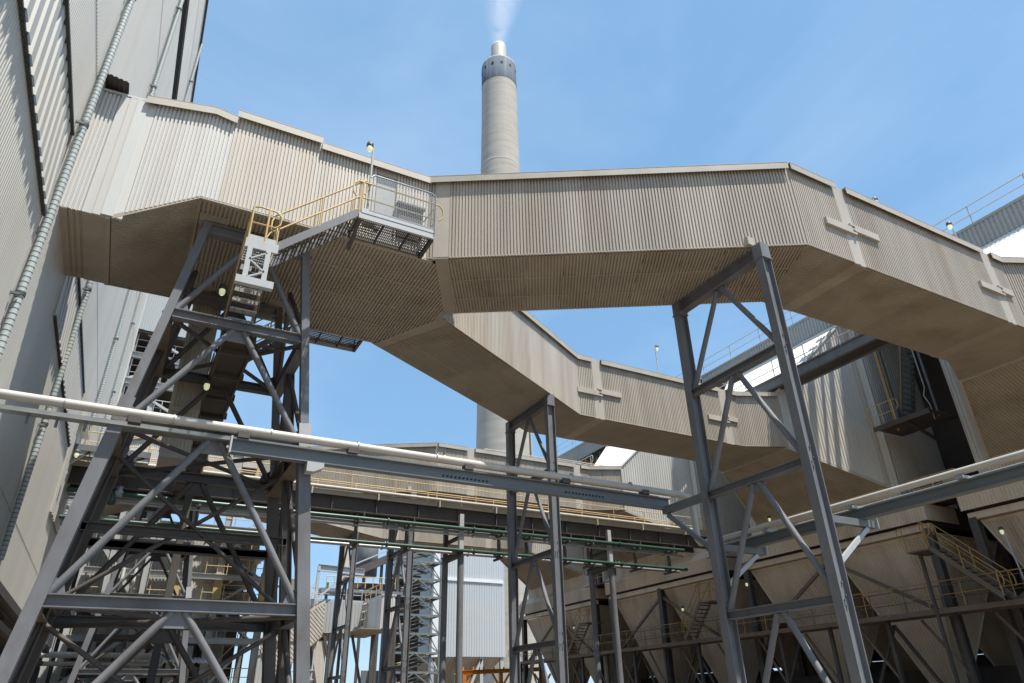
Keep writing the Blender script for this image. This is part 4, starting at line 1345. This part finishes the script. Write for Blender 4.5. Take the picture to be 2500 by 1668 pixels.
# low frame to the right of it
LX = (-2.6, .3, 2.6, 5.1, 8.0)
for x in LX:
    part('column', MB().ibeam((x, 50, GROUND), (x, 50, 12.2), .42, .36, up=(1, 0, 0)), 'lightsteel', b2)
    part('column', MB().ibeam((x, 56, GROUND), (x, 56, 12.2), .42, .36, up=(1, 0, 0)), 'steel', b2)
part('painted_band', MB().box(7.74, 8.26, 49.76, 50.24, 6.4, 8.2), 'yellowband', b2)
part('painted_band', MB().box(4.84, 5.36, 49.76, 50.24, 6.4, 8.0), 'yellowband', b2)
part('painted_band', MB().box(2.34, 2.86, 49.76, 50.24, 6.4, 7.6), 'yellowband', b2)
for z in (1.2, 3.95, 6.1, 7.75, 9.35, 10.85):
    part('floor_beam', MB().ibeam((-2.6, 49.7, z), (8.2, 49.7, z), .34, .24), 'lightsteel', b2)
    part('floor_plate', MB().box(4.0 if z > 5 else -2.6, 8.1, 50, 56, z + .17, z + .21), 'galv', b2)
    rails(b2, [(4.2, 49.8, z + .2), (8.1, 49.8, z + .2)], 1.0, 'yellow', .028, 1.2, ends=False)
    if z < 7:
        rails(b2, [(-2.4, 49.8, z + .2), (2.4, 49.8, z + .2)], 1.0, 'yellow', .028, 1.2, ends=False)
part('floor_plate', MB().box(8.2, 10.4, 49.4, 51.5, 3.86, 4.0), 'lightsteel', b2)
part('bracket', MB().beam((8.1, 50, 3.0), (9.8, 50, 3.85), .14, .18), 'lightsteel', b2)
for (xa, za, xb, zb) in ((5.2, 9.5, 7.4, 10.8), (7.6, 7.9, 5.4, 9.3), (5.4, 6.3, 7.4, 7.7), (7.5, 4.1, 5.4, 6.0), (5.4, 1.4, 7.6, 3.9)):
    part('stair_stringer', MB().beam((xa, 50.4, za), (xb, 50.4, zb), .7, .14), 'galv', b2)
    part('hand_rail', MB().tube([(xa, 50.0, za + .9), (xb, 50.0, zb + .9)], .028, 6), 'yellow', b2)
for (xa, za, xb, zb) in ((-2.2, 9.6, 1.3, 5.0), (2.4, 3.6, -1.4, -.4), (5.2, 1.4, 7.9, -1.2), (2.8, 8.4, 4.9, 10.6), (-2.4, 1.4, .2, 3.8)):
    part('brace', MB().beam((xa, 49.5, za), (xb, 49.5, zb), .3, .26), 'lightsteel', b2)
for (xa, xb, za, zb, y, m) in ((-2.5, 2.2, 6.2, 9.4, 50.6, 'greyclad'), (2.9, 4.9, 4.2, 11, 50.8, 'filter'), (-2.5, 4.6, 9.6, 10.6, 50.5, 'greyclad'), (5.4, 7.6, 8.0, 11.4, 53, 'cream'),
                              (3.0, 4.4, 1.6, 3.7, 50.6, 'cream'), (-1.8, .0, 1.5, 3.6, 51, 'greyclad'), (1.0, 4.8, -1.4, .9, 50.8, 'filter'), (-2.5, 2.4, 3.6, 5.4, 52.5, 'beige'), (5.3, 6.6, -1.4, 5.6, 54, 'greyclad'), (5.3, 7.8, 6.3, 7.6, 54.5, 'soffit'), (-2.5, 1.0, -1.5, 1.1, 52, 'hopper'), (2.8, 5.0, 6.2, 9.4, 53, 'cream')):
    part('cladding_sheet', MB().corr([(xa, y, za), (xb, y, za), (xb, y, zb), (xa, y, zb)], (0, 0, 1), (0, -1, 0), .2, .04), m, b2)
part('canopy', MB().corr([(1.2, 48.6, 2.6), (5.2, 48.6, 2.6), (5.2, 50.4, 3.0), (1.2, 50.4, 3.0)], (0, 1.8, .4), (0, -.4, 1.8), .25, .05), 'white', b2)
part('dark_interior', MB().box(-2.8, 7.7, 57, 57.2, GROUND, 11.8), 'brown', b2)
for k, (z, m, r) in enumerate(((3.0, 'lag', .16), (2.55, 'lag', .12), (.55, 'greenlight', .08), (.1, 'lag', .2))):
    part('pipe', MB().tube([(-4, 48.8, z), (2.6, 48.8, z), (2.75, 48.8, z + .2), (2.75, 48.8, z + .7)], r, 12), m, b2)
for x in (-.9, -.45, .2):
    part('vent_pipe', MB().tube([(x, 49.2, 6.2), (x, 49.2, 7.9)], .09, 10), 'white', b2)
for k in range(3):
    part('air_duct', MB().tube([(-1.6 + k * .7, 48.8, 5.4), (-1.2 + k * .7, 48.8, 5.4)], .26, 14), 'white', b2)

sh = thing('clad_shaft', (.36, 20.4, 8), 'beige ribbed vertical shaft dropping from the shaded trunk behind the front tower', 'shaft')
for (z0, z1) in ((6.1, 7.3), (7.42, 10.9)):
    part('side_sheet', MB().corr([(0, 19.6, z0), (.72, 19.6, z0), (.72, 19.6, z1), (0, 19.6, z1)], (0, 0, 1), (0, -1, 0), .09, .022), 'beige', sh)
    part('side_sheet', MB().corr([(.72, 19.6, z0), (.72, 21.2, z0), (.72, 21.2, z1), (.72, 19.6, z1)], (0, 0, 1), (1, 0, 0), .09, .022), 'beige', sh)
    part('side_sheet', MB().box(-.02, 0, 19.6, 21.2, z0, z1), 'beige', sh)
part('seam_trim', MB().box(-.03, .74, 19.55, 21.2, 7.3, 7.42), 'trim', sh)
part('bottom_plate', MB().box(-.02, .74, 19.58, 21.2, 6.0, 6.1), 'trim', sh)
part('corner_trim', MB().box(-.04, .05, 19.54, 19.6, 6.1, 10.9), 'trim', sh)

# ------------------------------------------------------------------ far plant in the gap
gp = thing('clad_box', (22, 80, 7), 'grey clad duct box on trestle legs, far off between the front tower and the frames', 'duct box')
part('front_sheet', MB().corr([(15.5, 80, 7.4), (24.0, 80, 7.4), (24.0, 80, 10.6), (15.5, 80, 10.6)], (0, 0, 1), (0, -1, 0), .35, .05), 'greyclad', gp)
part('side_sheet', MB().corr([(24.0, 80, 7.4), (24.0, 74, 7.4), (24.0, 74, 10.6), (24.0, 80, 10.6)], (0, 0, 1), (-1, 0, 0), .35, .05), 'filter', gp)
part('roof', MB().prism([(15.4, 80, 10.6), (24, 80, 10.6), (24, 73.9, 10.6), (25.6, 73.9, 10.6), (25.6, 90, 10.6), (15.4, 90, 10.6)], (0, 0, .2)), 'lightsteel', gp)
part('end_sheet', MB().corr([(24, 74, 7.4), (25.5, 74, 7.4), (25.5, 74, 10.6), (24, 74, 10.6)], (0, 0, 1), (0, -1, 0), .35, .05), 'filter', gp)
part('underside', MB().add([(15.5, 80, 7.38), (24, 80, 7.38), (24, 90, 7.38), (15.5, 90, 7.38)], [(0, 1, 2, 3)]), 'hopperdark', gp)
part('underside', MB().box(22.0, 25.5, 74, 84, 7.28, 7.38), 'hopperdark', gp)
part('ladder_trim', MB().box(23.8, 23.98, 78.6, 79.2, 7.0, 10.9), 'cream', gp)
for k in range(4):
    part('ladder_hood', MB().prism([(23.2, 78.5, 7.8 + k * .8), (23.98, 78.5, 8.2 + k * .8), (23.98, 78.5, 7.9 + k * .8)], (0, .6, 0)), 'cream', gp)
for x in (17.5, 20.5, 22.2, 25.3):
    for y in (74.2, 80.2):
        if y < 78 and x < 23: continue
        part('leg', MB().beam((x, y, GROUND), (x, y, 7.4), .4, .4), 'darksteel', gp)
    part('leg_brace', MB().beam((x, 80.2, GROUND), (x - 2.4, 80.2, 7.2), .25, .25), 'darksteel', gp)
part('door', MB().box(18.6, 20.2, 80.3, 80.4, GROUND, 6.6), 'cream', gp)
rails(gp, [(16, 80, 10.8), (23.6, 80, 10.8)], 1.1, 'lightsteel', .04, 1.6, ends=False)
rails(gp, [(24, 80, 10.8), (24, 74.2, 10.8)], 1.1, 'yellow', .04, 1.8, ends=False)
part('roof_kiosk', MB().box(15.2, 17.2, 80.5, 83, 10.8, 12.8), 'hopperdark', gp)
part('boom', MB().beam((12.2, 80.5, 12.0), (15.4, 80.5, 11.9), .2, .2), 'brown', gp)
part('portal', MB().ibeam((18.2, 79.5, 14.0), (23.5, 79.5, 13.8), .7, .4), 'lightsteel', gp)
part('portal_leg', MB().beam((18.3, 79.5, 10.8), (18.3, 79.5, 14.2), .3, .3), 'lightsteel', gp)
part('portal_brace', MB().beam((18.6, 79.5, 10.9), (21.5, 79.5, 13.5), .22, .22), 'lightsteel', gp)

ic = thing('inclined_gallery', (16, 79, 5), 'cream ribbed conveyor gallery climbing to the right behind the square tower leg', 'conveyor gallery')
part('side_sheet', MB().corr([(12.9, 78.6, 6.2), (14.3, 78.6, 2.4), (19.2, 78.6, 6.9), (19.2, 78.6, 10.3)], (-.72, 0, .69), (0, -1, 0), .3, .06), 'cream', ic)
part('top_rail', MB().beam((12.8, 78.5, 6.3), (18.2, 78.5, 11.4), .3, .25), 'cream', ic)
part('roof', MB().prism([(12.9, 78.6, 6.2), (19.2, 78.6, 10.3), (19.2, 78.6, 10.5), (12.9, 78.6, 6.4)], (0, 3, 0)), 'cream', ic)
part('end_sheet', MB().corr([(12.6, 78.7, 2.0), (14.2, 78.7, 2.0), (14.2, 78.7, 2.6), (13.2, 78.7, 5.6), (12.6, 78.7, 5.6)], (0, 0, 1), (0, -1, 0), .3, .05), 'greyclad', ic)
part('soffit', MB().prism([(14.3, 78.65, 2.4), (19.2, 78.65, 6.9), (19.2, 78.65, 6.8), (14.3, 78.65, 2.3)], (0, 3, 0)), 'soffit', ic)
rails(ic, [(12.8, 79.5, 6.6), (18.4, 79.5, 11.6)], 1.0, 'yellow', .04, 1.5, ends=False)
for k in range(5):
    part('trestle_post', MB().beam((16.4 + k * .55, 78.9, GROUND), (16.4 + k * .55, 78.9, 4.2 + k * .5), .14, .14), 'lightsteel', ic)
for k in range(6):
    part('trestle_beam', MB().beam((16.3, 78.8, -1 + k * .9), (18.8, 78.8, -.8 + k * .9), .12, .12), 'lightsteel', ic)

pb = thing('pale_block', (47, 100, 6), 'big pale blue grey clad casing with a white band across it, far behind the trestles', 'building')
part('front_sheet', MB().corr([(40.4, 100, 6.5), (52.1, 100, 6.5), (52.1, 100, 17.2), (40.4, 100, 17.2)], (0, 0, 1), (0, -1, 0), .42, .05), 'paleblue', pb)
part('front_sheet', MB().corr([(40.4, 100.05, 17.2), (52.1, 100.05, 17.2), (52.1, 100.05, 26), (40.4, 100.05, 26)], (0, 0, 1), (0, -1, 0), .42, .05), 'paleblue', pb)
part('band_trim', MB().box(40.4, 52.0, 99.8, 99.98, 17.0, 17.45), 'white', pb)
part('side_wall', MB().box(52.1, 52.3, 100, 118, 6.5, 26), 'paleblue', pb)
part('side_wall', MB().box(40.2, 40.4, 100, 118, 6.5, 26), 'greyclad', pb)
part('roof', MB().box(40.2, 52.3, 100, 118, 26, 26.3), 'greyclad', pb)
part('corner_trim', MB().box(40.3, 41.2, 99.9, 100, 6.4, 26), 'white', pb)
T = [V(40.4, 100.2, 6.5), V(52.1, 100.2, 6.5), V(52.1, 117, 6.5), V(40.4, 117, 6.5)]
B = [V(45, 106, 1), V(47.5, 106, 1), V(47.5, 110, 1), V(45, 110, 1)]
for i in range(4):
    j = (i + 1) % 4
    if i == 0:
        n_ = V(0, -1, -1.05)
        part('hopper_sheet', MB().corr([B[i], B[j], T[j], T[i]], (T[i] + T[j] - B[i] - B[j]), n_, .5, .06), 'soffit', pb)
    else:
        part('hopper_plate', MB().add([B[i], B[j], T[j], T[i]], [(0, 1, 2, 3)]), 'soffit', pb)
for x in (40.6, 44.5, 48.4, 51.8):
    part('leg', MB().beam((x, 100.4, GROUND), (x, 100.4, 6.5), .5, .5), 'greyclad', pb)
for x0, x1 in ((40.6, 44.5), (48.4, 44.5)):
    part('leg_brace', MB().beam((x0, 100.3, 6.2), (x1, 100.3, GROUND), .3, .3), 'lightsteel', pb)
part('low_wall', MB().box(36, 60, 119, 119.3, GROUND, 5.5), 'steelblue', pb)

M['galvdark'] = mat('weathered_galvanised_steel', (.17, .20, .205), .5, .1, .1, 2.0)
ls = thing('lattice_stair_tower', (36.5, 94, GROUND), 'tall galvanised lattice stair tower zigzagging up in front of the pale block', 'stair tower')
X0, X1, YA, YB = 32.0, 39.0, 94.0, 97.5
SH = 2.36
NL = 10
for x in (X0, X1):
    for y in (YA, YB):
        part('post', MB().beam((x, y, GROUND), (x, y, 21.5), .22, .22), 'galvdark', ls)
for k in range(NL):
    z = -.6 + k * SH
    part('level_beam', MB().beam((X0, YA, z), (X1, YA, z), .2, .26), 'galvdark', ls)
    part('level_beam', MB().beam((X0, YB, z), (X1, YB, z), .2, .26), 'galvdark', ls)
    for x in (X0, X1):
        part('side_beam', MB().beam((x, YA, z), (x, YB, z), .18, .2), 'galvdark', ls)
    part('landing', MB().box(X0 + .1 if k % 2 else X1 - 1.3, X0 + 1.3 if k % 2 else X1 - .1, YA + .2, YB - .2, z + .1, z + .16), 'darksteel', ls)
    if k < NL - 1:
        xm = (X0 + X1) / 2
        part('brace', MB().beam((xm, YA - .05, z + SH), (X0, YA - .05, z), .12, .14), 'galvdark', ls)
        part('brace', MB().beam((xm, YA - .05, z + SH), (X1, YA - .05, z), .12, .14), 'galvdark', ls)
        part('side_brace', MB().beam((X1, YA, z), (X1, YB, z + SH), .12, .12), 'galvdark', ls)
        xa, xb = (X0 + 1.2, X1 - 1.2)
        for q, (ya, s) in enumerate(((YA + .7, 1), (YA + 2.6, -1))):
            za, zb = (z + .1 + q * SH / 2, z + .1 + (q + 1) * SH / 2)
            p0, p1 = (V(xa, ya, za), V(xb, ya, zb)) if s > 0 else (V(xb, ya, za), V(xa, ya, zb))
            part('flight', MB().beam(p0, p1, .9, .16), 'darksteel', ls)
            for o in (-.45, .45):
                part('hand_rail', MB().tube([p0 + V(0, o, 1.0), p1 + V(0, o, 1.0)], .045, 6), 'yellow', ls)
                part('hand_rail', MB().tube([p0 + V(0, o, .55), p1 + V(0, o, .55)], .035, 6), 'galvdark', ls)
part('screen', MB().box(X0 + .4, X1 - 1.6, YB + .3, YB + .35, GROUND, 17), 'darksteel', ls)

og = thing('orange_gantry', (29.5, 60, GROUND), 'low orange painted gantry at the bottom edge, below the pale block', 'gantry')
part('beam', MB().ibeam((26.8, 60, 2.62), (35.5, 60, 2.95), .34, .3), 'orange', og)
for x in (27.3, 30.9, 35.2):
    part('leg', MB().beam((x, 60, GROUND), (x, 60, 2.5 + (x - 27) * .035), .3, .3), 'orange', og)
    for s in (-1, 1):
        part('knee_brace', MB().beam((x + s * .1, 60, 1.5), (x + s * .85, 60, 2.55), .14, .14), 'orange', og)
for k in range(8):
    part('stud', MB().beam((27.2 + k, 60, 2.8), (27.2 + k, 60, 3.1), .12, .12), 'orange', og)

uc = thing('upper_conveyor', (30, 92, 14), 'dark conveyor gallery with yellow rails and a round vessel, above the grey clad box', 'conveyor')
part('gallery', MB().beam((22.5, 86, 14.0), (33, 86, 19.0), 2.0, .9), 'darksteel', uc)
part('gallery_rail', MB().beam((22.5, 84.9, 15.0), (33, 84.9, 20.0), .15, .15), 'lightsteel', uc)
rails(uc, [(20.5, 84.5, 12.7), (29, 84.5, 12.9)], 1.3, 'yellow', .05, .9, ends=False)
part('platform', MB().box(20, 30, 84.4, 88, 12.3, 12.65), 'steel', uc)
part('vessel', MB().lathe(26.5, 89, [(.1, 15), (1.4, 15), (1.4, 19.2), (1.0, 19.7), (.1, 20.0)], 24), 'steel', uc)
part('stack_pipe', MB().tube([(23.8, 89, 14), (23.8, 89, 21)], .5, 16), 'hopper', uc)
part('support_wall', MB().box(24.5, 31, 88, 88.3, 9, 14), 'darksteel', uc)
for k in range(5):
    part('post', MB().beam((21 + k * 2.2, 86, GROUND), (21 + k * 2.2, 86, 13.5 + k), .3, .3), 'darksteel', uc)
